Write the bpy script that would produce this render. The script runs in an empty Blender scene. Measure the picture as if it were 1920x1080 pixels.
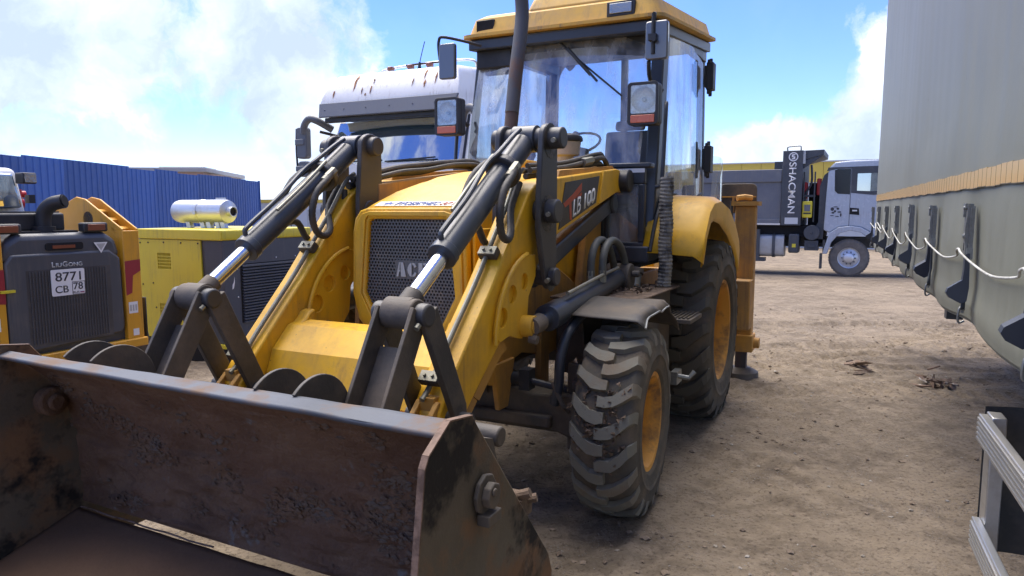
import bpy, bmesh, math, random
from mathutils import Vector, Matrix, noise
R = math.radians
random.seed(7)
S = bpy.context.scene
C = S.collection

# ------------------------------------------------------------------ camera
cam_d = bpy.data.cameras.new('camera'); cam = bpy.data.objects.new('camera', cam_d); C.objects.link(cam)
cam_d.sensor_width = 36; cam_d.lens = 36*1331/1920; cam_d.clip_start = .05; cam_d.clip_end = 2000
cam.location = (0, 0, 1.6); cam.rotation_euler = (R(90) - math.atan(150/1331), 0, 0)
S.camera = cam

# ------------------------------------------------------------------ light and exposure
SUN_EL, SUN_AZ = R(66), R(-30)          # azimuth measured from +Y towards +X: the sun stands ahead, to the left
sdir = Vector((math.sin(SUN_AZ)*math.cos(SUN_EL), math.cos(SUN_AZ)*math.cos(SUN_EL), math.sin(SUN_EL)))
sun_d = bpy.data.lights.new('sun', 'SUN'); sun_d.energy = 1.15; sun_d.angle = R(60); sun_d.color = (1, .92, .80)
sun = bpy.data.objects.new('sun', sun_d); C.objects.link(sun)
sun.rotation_euler = sdir.to_track_quat('Z', 'Y').to_euler(); sun.location = sdir*60
S.view_settings.view_transform = 'Standard'; S.view_settings.look = 'None'
S.view_settings.gamma = 1; S.view_settings.exposure = 2.82

def node(nt, t, **k):
    n = nt.nodes.new(t)
    for a, b in k.items():
        if a.startswith('i_'):
            key = a[2:]
            n.inputs[int(key) if key.isdigit() else key.replace('_', ' ')].default_value = b
        else: setattr(n, a, b)
    return n
def ramp(nt, src, stops, interp='LINEAR'):
    r = nt.nodes.new('ShaderNodeValToRGB'); r.color_ramp.interpolation = interp
    e = r.color_ramp.elements
    while len(e) < len(stops): e.new(.5)
    for q, (p, c) in zip(e, stops):
        q.position = p; q.color = c if hasattr(c, '__len__') else (c, c, c, 1)
    nt.links.new(src, r.inputs[0]); return r.outputs[0]
def math_(nt, op, a, b=None, c=None, clamp=False):
    m = nt.nodes.new('ShaderNodeMath'); m.operation = op; m.use_clamp = clamp
    for i, v in enumerate((a, b, c)):
        if v is None: continue
        if isinstance(v, (int, float)): m.inputs[i].default_value = v
        else: nt.links.new(v, m.inputs[i])
    return m.outputs[0]
def mixc(nt, f, a, b, mode='MIX'):
    m = nt.nodes.new('ShaderNodeMix'); m.data_type = 'RGBA'; m.blend_type = mode
    for i, v in ((0, f), (6, a), (7, b)):
        if hasattr(v, 'links') or hasattr(v, 'is_output'): nt.links.new(v, m.inputs[i])
        elif i == 0: m.inputs[0].default_value = v
        else: m.inputs[i].default_value = (*v[:3], 1)
    return m.outputs[2]

W = bpy.data.worlds.new('World'); S.world = W; W.use_nodes = True
nt = W.node_tree; nt.nodes.clear()
sky = node(nt, 'ShaderNodeTexSky', sky_type='NISHITA', sun_disc=False, sun_elevation=SUN_EL, sun_rotation=SUN_AZ,
           altitude=50, air_density=1.0, dust_density=.0, ozone_density=2.2)
tc = node(nt, 'ShaderNodeTexCoord')
def dirn(px, py):
    f = 1331.; p = math.atan(150/f)
    d = Vector((0, math.cos(p), -math.sin(p))) + Vector((1, 0, 0))*(px-960)/f - Vector((0, math.sin(p), math.cos(p)))*(py-540)/f
    return d.normalized()
# a slowly wandering direction so that cloud edges billow
wob = node(nt, 'ShaderNodeTexNoise', i_Scale=5.5, i_Detail=7, i_Roughness=.6); nt.links.new(tc.outputs['Generated'], wob.inputs['Vector'])
wv = node(nt, 'ShaderNodeVectorMath', operation='SUBTRACT'); nt.links.new(wob.outputs['Color'], wv.inputs[0]); wv.inputs[1].default_value = (.5, .5, .5)
ws = node(nt, 'ShaderNodeVectorMath', operation='SCALE'); nt.links.new(wv.outputs[0], ws.inputs[0]); ws.inputs['Scale'].default_value = .12
wa = node(nt, 'ShaderNodeVectorMath', operation='ADD'); nt.links.new(tc.outputs['Generated'], wa.inputs[0]); nt.links.new(ws.outputs[0], wa.inputs[1])
# cloud banks: heading, size, weight (a broken cumulus sky, thicker towards the sun)
banks = [((230, 95), .12, .30), ((60, 20), .11, .26), ((420, 75), .10, .26), ((150, 250), .16, -.16), ((440, 230), .12, -.20), ((30, 180), .10, -.08), ((600, 60), .07, -.05), ((690, 145), .085, .55), ((560, 310), .085, .45), ((520, 40), .06, .2),
         ((1395, 255), .07, .95), ((1460, 235), .05, .65), ((1640, 190), .06, .8), ((1570, 295), .05, .6), ((1540, 190), .045, -.45), ((1290, 5), .06, .55), ((1390, 75), .05, .3), ((1000, 330), .12, .25),
         ((800, 40), .10, -.50), ((1500, 60), .09, -.48), ((1100, 100), .20, -.5), ((1440, 150), .06, -.5), ((330, 290), .10, -.10), ((1300, 200), .10, -.3),
         ((-700, -300), .5, .3), ((-900, 300), .3, .25), ((2600, -200), .3, .25), ((900, -900), .3, .2)]
acc = None
for (px, py), sz, wgt in banks:
    d = node(nt, 'ShaderNodeVectorMath', operation='DISTANCE'); nt.links.new(wa.outputs[0], d.inputs[0]); d.inputs[1].default_value = dirn(px, py)
    q = math_(nt, 'DIVIDE', d.outputs['Value'], sz); q = math_(nt, 'MULTIPLY', q, q); q = math_(nt, 'MULTIPLY', q, -1.)
    q = math_(nt, 'POWER', 2.718, q)
    acc = math_(nt, 'MULTIPLY_ADD', q, wgt, acc if acc is not None else 0.)
det = node(nt, 'ShaderNodeTexNoise', i_Scale=5.6, i_Detail=14, i_Roughness=.60, i_Lacunarity=2.1); nt.links.new(wa.outputs[0], det.inputs['Vector'])
cov = math_(nt, 'MULTIPLY_ADD', det.outputs[0], 2.6, -1.22)
cov = math_(nt, 'ADD', cov, acc)
mask = ramp(nt, cov, [(.08, .04), (.24, .45), (.42, .97)], 'LINEAR')
sh = node(nt, 'ShaderNodeTexNoise', i_Scale=7, i_Detail=9, i_Roughness=.55); nt.links.new(wa.outputs[0], sh.inputs['Vector'])
shade = ramp(nt, sh.outputs[0], [(.41, (.46, .55, .76, 1)), (.55, (.66, .75, .92, 1)), (.64, (1, .99, .97, 1))])
CLOUD = 3.8
cl = node(nt, 'ShaderNodeVectorMath', operation='SCALE'); nt.links.new(shade, cl.inputs[0]); cl.inputs['Scale'].default_value = CLOUD
tint = mixc(nt, 1., sky.outputs[0], (.64, .72, 1.0), 'MULTIPLY')
hs_ = node(nt, 'ShaderNodeHueSaturation', i_Hue=.510, i_Saturation=1.12, i_Value=.72); nt.links.new(tint, hs_.inputs['Color']); tint = hs_.outputs[0]
final = mixc(nt, mask, tint, cl.outputs[0])
bg = node(nt, 'ShaderNodeBackground', i_Strength=.057); nt.links.new(final, bg.inputs[0])
ow = node(nt, 'ShaderNodeOutputWorld'); nt.links.new(bg.outputs[0], ow.inputs[0])

# ------------------------------------------------------------------ frames of the yard: everything is parked on one grid
TH = R(26.4)
O = Vector((-.252271, 4.099588, 0))
FWD = Vector((-math.sin(TH), -math.cos(TH), 0)); LEFT = Vector((math.cos(TH), -math.sin(TH), 0))
ROT = math.atan2(FWD.y, FWD.x)
def yard(x, y, z=0): return O + FWD*x + LEFT*y + Vector((0, 0, z))
def gslope(y):
    t = min(max(y - 7, 0), 19)
    return -.0232*t
# ------------------------------------------------------------------ helpers
def thing(name, label, cat, loc=(0, 0, 0), rz=0., group=None):
    o = bpy.data.objects.new(name, None); C.objects.link(o); o.empty_display_size = .2
    o.location = loc; o.rotation_euler = (0, 0, rz); o['label'] = label; o['category'] = cat
    if group: o['group'] = group
    return o
SPLIT = {'axle_bracket', 'mirror_arm', 'clamp_band', 'hose_fitting', 'chassis_beam', 'landing_leg', 'guard_ladder', 'grease_bolt', 'feed_line', 'beam_lip', 'red_air_filter', 'grab_handle', 'wear_strip', 'shield_rib', 'body_rail', 'mudguard', 'sun_visor_inner', 'rear_window_bar', 'chassis_frame', 'ladder_and_pipes', 'arm_tip'}
class MB:
    def __init__(s): s.v = []; s.f = []; s.cuts = []
    def add(s, v, f):
        n = len(s.v); s.cuts.append((n, len(s.f))); s.v += [tuple(p) for p in v]; s.f += [tuple(i + n for i in q) for q in f]; return s
    def hexa(s, p):   # p: 4 bottom, 4 top, same winding
        return s.add(p, [(0, 3, 2, 1), (4, 5, 6, 7), (0, 1, 5, 4), (1, 2, 6, 5), (2, 3, 7, 6), (3, 0, 4, 7)])
    def box(s, x0, x1, y0, y1, z0, z1):
        return s.hexa([(x0, y0, z0), (x1, y0, z0), (x1, y1, z0), (x0, y1, z0), (x0, y0, z1), (x1, y0, z1), (x1, y1, z1), (x0, y1, z1)])
    def prism(s, poly, ax, a, b):
        mk = {'y': lambda p, t: (p[0], t, p[1]), 'x': lambda p, t: (t, p[0], p[1]), 'z': lambda p, t: (p[0], p[1], t)}[ax]
        n = len(poly); v = [mk(p, a) for p in poly] + [mk(p, b) for p in poly]
        f = [tuple(range(n))[::-1], tuple(range(n, 2*n))] + [(i, (i+1) % n, n+(i+1) % n, n+i) for i in range(n)]
        return s.add(v, f)
    def cyl(s, p0, p1, r, r1=None, n=18, cap=True):
        p0 = Vector(p0); p1 = Vector(p1); r1 = r if r1 is None else r1
        d = (p1-p0).normalized(); a = d.orthogonal().normalized(); b = d.cross(a)
        v = []
        for p, rr in ((p0, r), (p1, r1)):
            v += [p + (a*math.cos(2*math.pi*i/n) + b*math.sin(2*math.pi*i/n))*rr for i in range(n)]
        f = [(i, (i+1) % n, n+(i+1) % n, n+i) for i in range(n)]
        if cap: f += [tuple(range(n))[::-1], tuple(range(n, 2*n))]
        return s.add(v, f)
    def tube(s, path, r, n=10, smooth=0, closed=False, rib=0):
        P = [Vector(p) for p in path]
        if smooth: P = catmull(P, smooth)
        m = len(P); up = None; v = []
        for i, p in enumerate(P):
            t = (P[min(i+1, m-1)] - P[max(i-1, 0)]).normalized()
            if up is None: up = t.orthogonal().normalized()
            up = (up - t*up.dot(t)).normalized(); w = t.cross(up)
            rr = r[i] if hasattr(r, '__len__') else r*(1 + (rib if i % 2 else 0))
            v += [p + (up*math.cos(2*math.pi*k/n) + w*math.sin(2*math.pi*k/n))*rr for k in range(n)]
        f = [(i*n+k, i*n+(k+1) % n, (i+1)*n+(k+1) % n, (i+1)*n+k) for i in range(m-1) for k in range(n)]
        f += [tuple(range(n))[::-1], tuple(range((m-1)*n, m*n))]
        return s.add(v, f)
    def lathe(s, prof, n=48, origin=(0, 0, 0), axis='y', cap=False):
        o = Vector(origin); v = []
        for (r, a) in prof:
            for k in range(n):
                c, q = math.cos(2*math.pi*k/n)*r, math.sin(2*math.pi*k/n)*r
                v.append(o + Vector({'y': (c, a, q), 'x': (a, c, q), 'z': (c, q, a)}[axis]))
        m = len(prof)
        f = [(i*n+k, i*n+(k+1) % n, (i+1)*n+(k+1) % n, (i+1)*n+k) for i in range(m-1) for k in range(n)]
        if cap: f += [tuple(range(n))[::-1], tuple(range((m-1)*n, m*n))]
        return s.add(v, f)
    def grid(s, fn, nu, nv):
        v = [fn(i/nu, j/nv) for i in range(nu+1) for j in range(nv+1)]
        f = [(i*(nv+1)+j, (i+1)*(nv+1)+j, (i+1)*(nv+1)+j+1, i*(nv+1)+j+1) for i in range(nu) for j in range(nv)]
        return s.add(v, f)
    def slab(s, pts, th):    # a plate from a 3-D polygon, thickness along its normal
        P = [Vector(p) for p in pts]; nrm = Vector((0, 0, 0))
        for i in range(len(P)): nrm += (P[i]-P[0]).cross(P[(i+1) % len(P)]-P[0])
        nrm.normalize(); n = len(P)
        v = P + [p + nrm*th for p in P]
        return s.add(v, [tuple(range(n))[::-1], tuple(range(n, 2*n))] + [(i, (i+1) % n, n+(i+1) % n, n+i) for i in range(n)])
    def bar(s, p0, p1, w, h, up=(0, 0, 1)):
        p0 = Vector(p0); p1 = Vector(p1); d = (p1-p0).normalized(); u = Vector(up); u = (u - d*u.dot(d)).normalized(); a = d.cross(u)
        q = [(-w/2, -h/2), (w/2, -h/2), (w/2, h/2), (-w/2, h/2)]
        return s.hexa([p0 + a*x + u*y for x, y in q] + [p1 + a*x + u*y for x, y in q])
    def holed(s, outline, holes, ax, a, b):   # flat plate with holes
        mk = {'y': lambda p, t: (p[0], t, p[1]), 'x': lambda p, t: (t, p[0], p[1]), 'z': lambda p, t: (p[0], p[1], t)}[ax]
        bm = bmesh.new(); ed = []
        for lp in [outline] + holes:
            vs = [bm.verts.new(mk(p, a)) for p in lp]
            ed += [bm.edges.new((vs[i], vs[(i+1) % len(vs)])) for i in range(len(vs))]
        bmesh.ops.triangle_fill(bm, use_beauty=True, use_dissolve=False, edges=ed)
        ex = bmesh.ops.extrude_face_region(bm, geom=bm.faces[:])
        d = Vector(mk((0, 0), b)) - Vector(mk((0, 0), a))
        bmesh.ops.translate(bm, vec=d, verts=[g for g in ex['geom'] if isinstance(g, bmesh.types.BMVert)])
        bm.verts.index_update()
        s.add([v.co[:] for v in bm.verts], [[v.index for v in f.verts] for f in bm.faces]); bm.free(); return s
    def xf(s, M): s.v = [tuple(M @ Vector(p)) for p in s.v]; return s
    def mesh(s, name, m, ang=35):
        me = bpy.data.meshes.new(name); me.from_pydata(s.v, [], s.f)
        bm = bmesh.new(); bm.from_mesh(me); bmesh.ops.recalc_face_normals(bm, faces=bm.faces[:]); bm.to_mesh(me); bm.free()
        me.materials.append(m)
        if ang:
            me.polygons.foreach_set('use_smooth', [True]*len(me.polygons)); me.set_sharp_from_angle(angle=R(ang))
        return me
    def build(s, name, m, parent=None, ang=35, bev=0, seg=2):
        if name in SPLIT and len(s.cuts) > 1:      # separate pieces become parts of their own
            first = None
            for (v0, f0), (v1, f1) in zip(s.cuts, s.cuts[1:] + [(len(s.v), len(s.f))]):
                p = MB(); p.v = s.v[v0:v1]; p.f = [tuple(i - v0 for i in q) for q in s.f[f0:f1]]
                o = p.build(name, m, parent, ang, bev, seg); first = first or o
            return first
        o = bpy.data.objects.new(name, s.mesh(name, m, ang)); C.objects.link(o); o.parent = parent
        if bev:
            b = o.modifiers.new('bevel', 'BEVEL'); b.width = bev; b.segments = seg; b.limit_method = 'ANGLE'; b.angle_limit = R(40); b.harden_normals = False
        return o
def catmull(P, k):
    out = []
    for i in range(len(P)-1):
        p0 = P[max(i-1, 0)]; p1 = P[i]; p2 = P[i+1]; p3 = P[min(i+2, len(P)-1)]
        for j in range(k):
            t = j/k
            out.append(.5*((2*p1) + (p2-p0)*t + (2*p0-5*p1+4*p2-p3)*t*t + (3*p1-p0-3*p2+p3)*t**3))
    out.append(P[-1]); return out
def circ(cx, cy, r, n=20, a0=0., a1=2*math.pi, end=False):
    return [(cx + r*math.cos(a0 + (a1-a0)*i/n), cy + r*math.sin(a0 + (a1-a0)*i/n)) for i in range(n + (1 if end else 0))]
def rrect(x0, x1, y0, y1, r, n=4):
    out = []
    for cx, cy, a in ((x1-r, y0+r, -90), (x1-r, y1-r, 0), (x0+r, y1-r, 90), (x0+r, y0+r, 180)):
        out += [(cx + r*math.cos(R(a+90*i/n)), cy + r*math.sin(R(a+90*i/n))) for i in range(n+1)]
    return out
def copy_tree(o, parent=None):
    c = o.copy(); C.objects.link(c); c.parent = parent
    for ch in list(o.children): copy_tree(ch, c)
    return c
def text(name, s, m, parent, org, xd, yd, w, h=None, ext=.0015, bold=0., gap=1.):
    """lettering of width w (and height h) whose lower left corner is org, running along xd, upright along yd"""
    cu = bpy.data.curves.new(name, 'FONT'); cu.body = s; cu.size = 1; cu.offset = bold; cu.space_character = gap
    tmp = bpy.data.objects.new(name + '_src', cu); C.objects.link(tmp)
    me = bpy.data.meshes.new_from_object(tmp.evaluated_get(bpy.context.evaluated_depsgraph_get()))
    bpy.data.objects.remove(tmp); bpy.data.curves.remove(cu)
    xs = [v.co.x for v in me.vertices]; ys = [v.co.y for v in me.vertices]
    x0, x1, y0, y1 = min(xs), max(xs), min(ys), max(ys)
    sx = w/(x1-x0); sy = h/(y1-y0) if h else sx
    org = Vector(org); xd = Vector(xd).normalized(); yd = Vector(yd); yd = yd.normalized()
    nz = xd.cross(yd).normalized()
    for v in me.vertices: v.co = org + xd*((v.co.x-x0)*sx) + yd*((v.co.y-y0)*sy)
    bm = bmesh.new(); bm.from_mesh(me)
    ex = bmesh.ops.extrude_face_region(bm, geom=bm.faces[:])
    bmesh.ops.translate(bm, vec=nz*ext, verts=[g for g in ex['geom'] if isinstance(g, bmesh.types.BMVert)])
    bmesh.ops.recalc_face_normals(bm, faces=bm.faces[:]); bm.to_mesh(me); bm.free()
    me.materials.clear(); me.materials.append(m)
    o = bpy.data.objects.new(name, me); C.objects.link(o); o.parent = parent; return o

# ------------------------------------------------------------------ materials
M = {}
def mat(name, col, rough=.5, metal=0., col2=None, sc=6., lo=.5, hi=.62, amt=1., rough2=None, var=.1, bump=0., bsc=60., chips=None, spec=.5, coat=0., stretch=None, bdist=.01, drip=None):
    m = bpy.data.materials.new(name); m.use_nodes = True; nt = m.node_tree; b = nt.nodes['Principled BSDF']; L = nt.links.new
    tc = node(nt, 'ShaderNodeTexCoord'); vec = tc.outputs['Object']
    n1 = node(nt, 'ShaderNodeTexNoise', i_Scale=2.3, i_Detail=6, i_Roughness=.6); L(vec, n1.inputs['Vector'])
    v = math_(nt, 'MULTIPLY_ADD', n1.outputs[0], 4*var, 1 - 2*var)
    hs = node(nt, 'ShaderNodeHueSaturation'); hs.inputs['Color'].default_value = (*col, 1); L(v, hs.inputs['Value'])
    c = hs.outputs[0]; rg = None
    if col2:
        vv = vec
        if stretch:
            mp = node(nt, 'ShaderNodeMapping'); mp.inputs['Scale'].default_value = stretch; L(vec, mp.inputs[0]); vv = mp.outputs[0]
        n2 = node(nt, 'ShaderNodeTexNoise', i_Scale=sc, i_Detail=11, i_Roughness=.66); L(vv, n2.inputs['Vector'])
        k = ramp(nt, n2.outputs[0], [(lo, 0), (hi, amt)])
        c = mixc(nt, k, c, col2)
        if rough2 is not None:
            rg = math_(nt, 'MULTIPLY_ADD', k, rough2-rough, rough)
    if drip:       # (colour, amount): dirty water runs
        mp = node(nt, 'ShaderNodeMapping'); mp.inputs['Scale'].default_value = (26, 26, 1.6); L(vec, mp.inputs[0])
        n6 = node(nt, 'ShaderNodeTexNoise', i_Scale=1., i_Detail=6, i_Roughness=.65); L(mp.outputs[0], n6.inputs['Vector'])
        n7 = node(nt, 'ShaderNodeTexNoise', i_Scale=3.1, i_Detail=3); L(vec, n7.inputs['Vector'])
        k6 = math_(nt, 'MULTIPLY', ramp(nt, n6.outputs[0], [(.50, 0), (.72, drip[1])]), ramp(nt, n7.outputs[0], [(.40, 0), (.58, 1)]))
        c = mixc(nt, k6, c, drip[0])
        n8 = node(nt, 'ShaderNodeTexNoise', i_Scale=95., i_Detail=4, i_Roughness=.75); L(vec, n8.inputs['Vector'])
        c = mixc(nt, math_(nt, 'MULTIPLY', ramp(nt, n8.outputs[0], [(.62, 0), (.70, .75)]), ramp(nt, n7.outputs[0], [(.46, 0), (.60, 1)])), c, (drip[0][0]*.4, drip[0][1]*.4, drip[0][2]*.4))
    if chips:      # (colour, scale, threshold)
        n3 = node(nt, 'ShaderNodeTexNoise', i_Scale=chips[1], i_Detail=5, i_Roughness=.7); L(vec, n3.inputs['Vector'])
        c = mixc(nt, ramp(nt, n3.outputs[0], [(chips[2], 0), (chips[2]+(chips[3] if len(chips) > 3 else .02), 1)]), c, chips[0])
    L(c, b.inputs['Base Color'])
    if rg is not None: L(rg, b.inputs['Roughness'])
    else:
        n5 = node(nt, 'ShaderNodeTexNoise', i_Scale=9, i_Detail=5); L(vec, n5.inputs['Vector'])
        L(math_(nt, 'MULTIPLY_ADD', n5.outputs[0], .25, rough-.12, clamp=True), b.inputs['Roughness'])
    b.inputs['Metallic'].default_value = metal; b.inputs['Specular IOR Level'].default_value = spec
    if coat: b.inputs['Coat Weight'].default_value = coat; b.inputs['Coat Roughness'].default_value = .15
    if bump:
        n4 = node(nt, 'ShaderNodeTexNoise', i_Scale=bsc, i_Detail=8, i_Roughness=.65); L(vec, n4.inputs['Vector'])
        bp = node(nt, 'ShaderNodeBump', i_Strength=bump, i_Distance=bdist); L(n4.outputs[0], bp.inputs['Height']); L(bp.outputs[0], b.inputs['Normal'])
    M[name] = m; return m
mat('yellow', (.76, .42, .016), .44, drip=((.26, .14, .05), .55), col2=(.38, .22, .075), sc=3.4, lo=.49, hi=.74, amt=.55, rough2=.8, var=.08, chips=((.07, .045, .03), 30, .68), bump=.12, bsc=11)
mat('yellow_dirty', (.54, .28, .05), .6, drip=((.16, .10, .06), .8), col2=(.26, .165, .09), sc=3.2, lo=.40, hi=.68, amt=.8, rough2=.85, var=.1, chips=((.08, .045, .03), 30, .70), bump=.15, bsc=40)
mat('roof_yellow', (.66, .38, .06), .62, drip=((.24, .16, .09), .8), col2=(.36, .24, .12), sc=3.5, lo=.45, hi=.7, amt=.6, var=.08, chips=((.15, .08, .04), 30, .72), bump=.08, bsc=40)
mat('orange', (.66, .32, .02), .4, drip=((.2, .11, .05), .6), col2=(.36, .2, .05), sc=3, lo=.5, hi=.8, amt=.4, var=.05, chips=((.05, .04, .03), 34, .75))
mat('lemon', (.64, .53, .03), .4, drip=((.26, .2, .06), .55), col2=(.42, .36, .06), sc=3, lo=.5, hi=.8, amt=.4, var=.05)
mat('black_paint', (.046, .046, .048), .45, col2=(.15, .128, .10), sc=4.5, lo=.5, hi=.75, amt=.55, rough2=.8, var=.15, chips=((.22, .20, .18), 55, .74), bump=.08, bsc=40)
mat('black_dirty', (.050, .046, .042), .6, col2=(.175, .138, .10), sc=3.4, lo=.40, hi=.68, amt=.8, rough2=.9, var=.2, chips=((.2, .16, .12), 48, .72), bump=.2, bsc=45)
mat('blue_black', (.036, .044, .058), .36, col2=(.14, .13, .115), sc=5, lo=.55, hi=.78, amt=.6, rough2=.7, var=.15)
mat('cab_frame', (.036, .044, .056), .35, col2=(.10, .09, .08), sc=4, lo=.55, hi=.8, amt=.5, rough2=.75, var=.1)
mat('plastic', (.02, .021, .023), .5, col2=(.08, .075, .065), sc=6, lo=.5, hi=.75, amt=.4, var=.1)
mat('hose', (.040, .039, .037), .6, col2=(.15, .125, .10), sc=9, lo=.45, hi=.7, amt=.6, var=.1, bump=.1, bsc=90)
mat('hose_grey', (.085, .092, .088), .6, col2=(.05, .045, .04), sc=9, lo=.45, hi=.7, amt=.7, var=.15, bump=.1, bsc=90)
mat('grease', (.016, .014, .012), .45, col2=(.08, .065, .05), sc=22, lo=.46, hi=.62, var=.2, bump=.4, bsc=60)
mat('chrome', (.72, .73, .75), .16, 1., col2=(.42, .36, .28), sc=14, lo=.55, hi=.72, amt=.45, rough2=.5, var=.03)
mat('zinc', (.26, .26, .22), .5, .6, col2=(.22, .19, .14), sc=12, lo=.45, hi=.7, amt=.6, rough2=.7, var=.1)
mat('steel_blue', (.085, .095, .115), .62, .15, spec=.35, col2=(.15, .095, .06), sc=5, lo=.48, hi=.64, amt=.9, rough2=.8, var=.15, bump=.15, bsc=30)
mat('bucket_in', (.115, .066, .042), .88, col2=(.165, .105, .068), sc=5.5, lo=.44, hi=.66, amt=.95, rough2=.95, var=.35, spec=.2, chips=((.15, .14, .13), 5, .63, .08), bump=1., bsc=26, bdist=.02, stretch=(1, .5, 1))
mat('bucket_floor', (.135, .080, .048), .9, spec=.1, col2=(.11, .07, .044), sc=3, lo=.42, hi=.7, amt=.8, var=.2, bump=.35, bsc=40)
mat('bucket_plate', (.110, .092, .068), .85, col2=(.185, .105, .056), sc=3.1, lo=.44, hi=.58, amt=.95, rough2=.92, var=.3, spec=.25, chips=((.022, .020, .018), 2.6, .52, .10), bump=.35, bsc=35)
mat('rust_edge', (.19, .12, .085), .75, col2=(.10, .06, .04), sc=20, lo=.45, hi=.6, var=.2, bump=.4, bsc=50)
mat('rubber', (.085, .078, .066), .92, spec=.2, col2=(.155, .122, .088), sc=7, lo=.44, hi=.66, amt=.85, var=.2, bump=.35, bsc=45)
mat('tread', (.175, .170, .142), .85, spec=.25, col2=(.175, .135, .095), sc=5.5, lo=.47, hi=.68, amt=.8, var=.16, bump=.22, bsc=70, chips=((.025, .024, .022), 30, .70))
mat('tread_back', (.090, .086, .074), .85, spec=.25, col2=(.105, .088, .070), sc=5.5, lo=.47, hi=.68, amt=.7, var=.16, bump=.22, bsc=70)
mat('rim_paint', (.60, .28, .03), .55, col2=(.16, .095, .05), sc=5, lo=.46, hi=.62, amt=.9, rough2=.85, var=.15, chips=((.10, .05, .03), 25, .68), bump=.2)
mat('rubber_dusty', (.13, .12, .105), .9, col2=(.20, .175, .145), sc=7, lo=.44, hi=.66, amt=.8, var=.2, bump=.3, bsc=45)
mat('rust_pipe', (.10, .055, .04), .7, col2=(.06, .05, .05), sc=7, lo=.42, hi=.62, var=.2, bump=.3, bsc=60)
mat('pipe_grey', (.085, .085, .09), .55, .3, col2=(.13, .07, .045), sc=3, lo=.5, hi=.62, var=.15, bump=.2)
mat('cream', (.47, .42, .33), .45, col2=(.3, .25, .18), sc=5, lo=.45, hi=.7, amt=.6, var=.06)
mat('grey_plastic', (.11, .115, .125), .45, col2=(.2, .19, .17), sc=5, lo=.5, hi=.75, amt=.4, var=.08)
mat('white_paint', (.80, .79, .75), .35, drip=((.36, .30, .22), .6), col2=(.5, .46, .4), sc=2.2, lo=.5, hi=.8, amt=.4, var=.03)
mat('visor_grey', (.12, .128, .145), .5, var=.06)
mat('rust_streak', (.42, .20, .08), .8, col2=(.20, .08, .04), sc=14, lo=.45, hi=.6, var=.2)
mat('lamp_glass', (.30, .31, .31), .12, .7, var=.3, coat=1., bump=.9, bsc=24)
mat('reflector', (.78, .78, .76), .38, .85, var=.2, bump=.7, bsc=34)
mat('amber', (.55, .11, .03), .25, var=.12, coat=.6, bump=.3, bsc=120)
mat('amber_dark', (.20, .055, .025), .35, var=.12, coat=.3)
mat('red', (.45, .02, .02), .4, var=.05)
mat('maroon', (.28, .02, .03), .45, var=.05)
mat('decal_red', (.42, .07, .03), .5, var=.08)
mat('decal_blue', (.03, .07, .28), .5, var=.05)
mat('decal_white', (.66, .64, .58), .5, col2=(.4, .3, .15), sc=40, lo=.5, hi=.7, amt=.5, var=.04)
mat('decal_black', (.02, .022, .03), .4, col2=(.12, .1, .07), sc=14, lo=.55, hi=.75, amt=.5, var=.1)
mat('letter_white', (.74, .74, .72), .45, var=.03)
mat('letter_grey', (.42, .43, .42), .4, .3, var=.04)
mat('tarp', (.158, .162, .126), .52, col2=(.192, .196, .158), sc=3.2, lo=.35, hi=.7, amt=.9, rough2=.62, var=.09, bump=.10, bsc=14, stretch=(3, 1, .12), chips=((.12, .105, .08), 9, .68, .05))
mat('reflective', (.50, .33, .12), .35, col2=(.5, .3, .1), sc=9, lo=.45, hi=.7, var=.06)
mat('stitch', (.10, .09, .07), .8, var=.1)
mat('galv', (.24, .25, .24), .45, .6, col2=(.15, .15, .14), sc=14, lo=.45, hi=.65, amt=.8, var=.15, bump=.1)
mat('strap', (.035, .042, .05), .75, var=.12, bump=.25, bsc=260)
mat('strap_flap', (.028, .035, .048), .6, col2=(.08, .08, .08), sc=8, lo=.5, hi=.7, amt=.4, var=.12)
mat('rope', (.50, .50, .46), .6, col2=(.3, .29, .25), sc=12, lo=.45, hi=.65, var=.05)
mat('alu', (.52, .53, .53), .35, .85, col2=(.34, .31, .26), sc=9, lo=.45, hi=.68, amt=.7, rough2=.6, var=.06, stretch=(.2, 1, 1))
mat('dark_plastic', (.035, .038, .042), .6, col2=(.12, .11, .095), sc=6, lo=.45, hi=.7, amt=.6, var=.1)
mat('fence_blue', (.022, .080, .27), .55, col2=(.034, .10, .32), sc=1.5, lo=.4, hi=.7, var=.06, chips=((.3, .36, .5), 3.3, .74), stretch=(1, 1, .2))
mat('dump_grey', (.115, .125, .145), .5, drip=((.2, .18, .15), .6), col2=(.17, .17, .175), sc=2, lo=.45, hi=.7, amt=.6, var=.06)
mat('dump_dark', (.045, .052, .062), .5, col2=(.12, .11, .1), sc=5, lo=.5, hi=.75, amt=.5, var=.1)
mat('cab_blue', (.34, .39, .46), .25, drip=((.24, .22, .2), .5), col2=(.45, .48, .52), sc=2, lo=.5, hi=.8, amt=.4, var=.03, coat=.6)
mat('tank_grey', (.40, .41, .40), .5, .4, col2=(.3, .28, .25), sc=5, lo=.45, hi=.7, amt=.6, var=.06)
mat('silver', (.62, .64, .66), .38, .75, col2=(.45, .43, .40), sc=6, lo=.48, hi=.72, amt=.6, rough2=.6, var=.05)
mat('grey_panel', (.058, .066, .082), .5, drip=((.13, .12, .11), .5), col2=(.10, .10, .105), sc=3, lo=.5, hi=.75, amt=.5, var=.08)
mat('skid_grey', (.060, .066, .076), .42, drip=((.16, .14, .12), .45), col2=(.14, .13, .12), sc=3, lo=.52, hi=.8, amt=.4, var=.08, chips=((.3, .3, .3), 60, .77))
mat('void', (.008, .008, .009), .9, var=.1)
mat('concrete', (.36, .35, .33), .85, var=.08)
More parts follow.
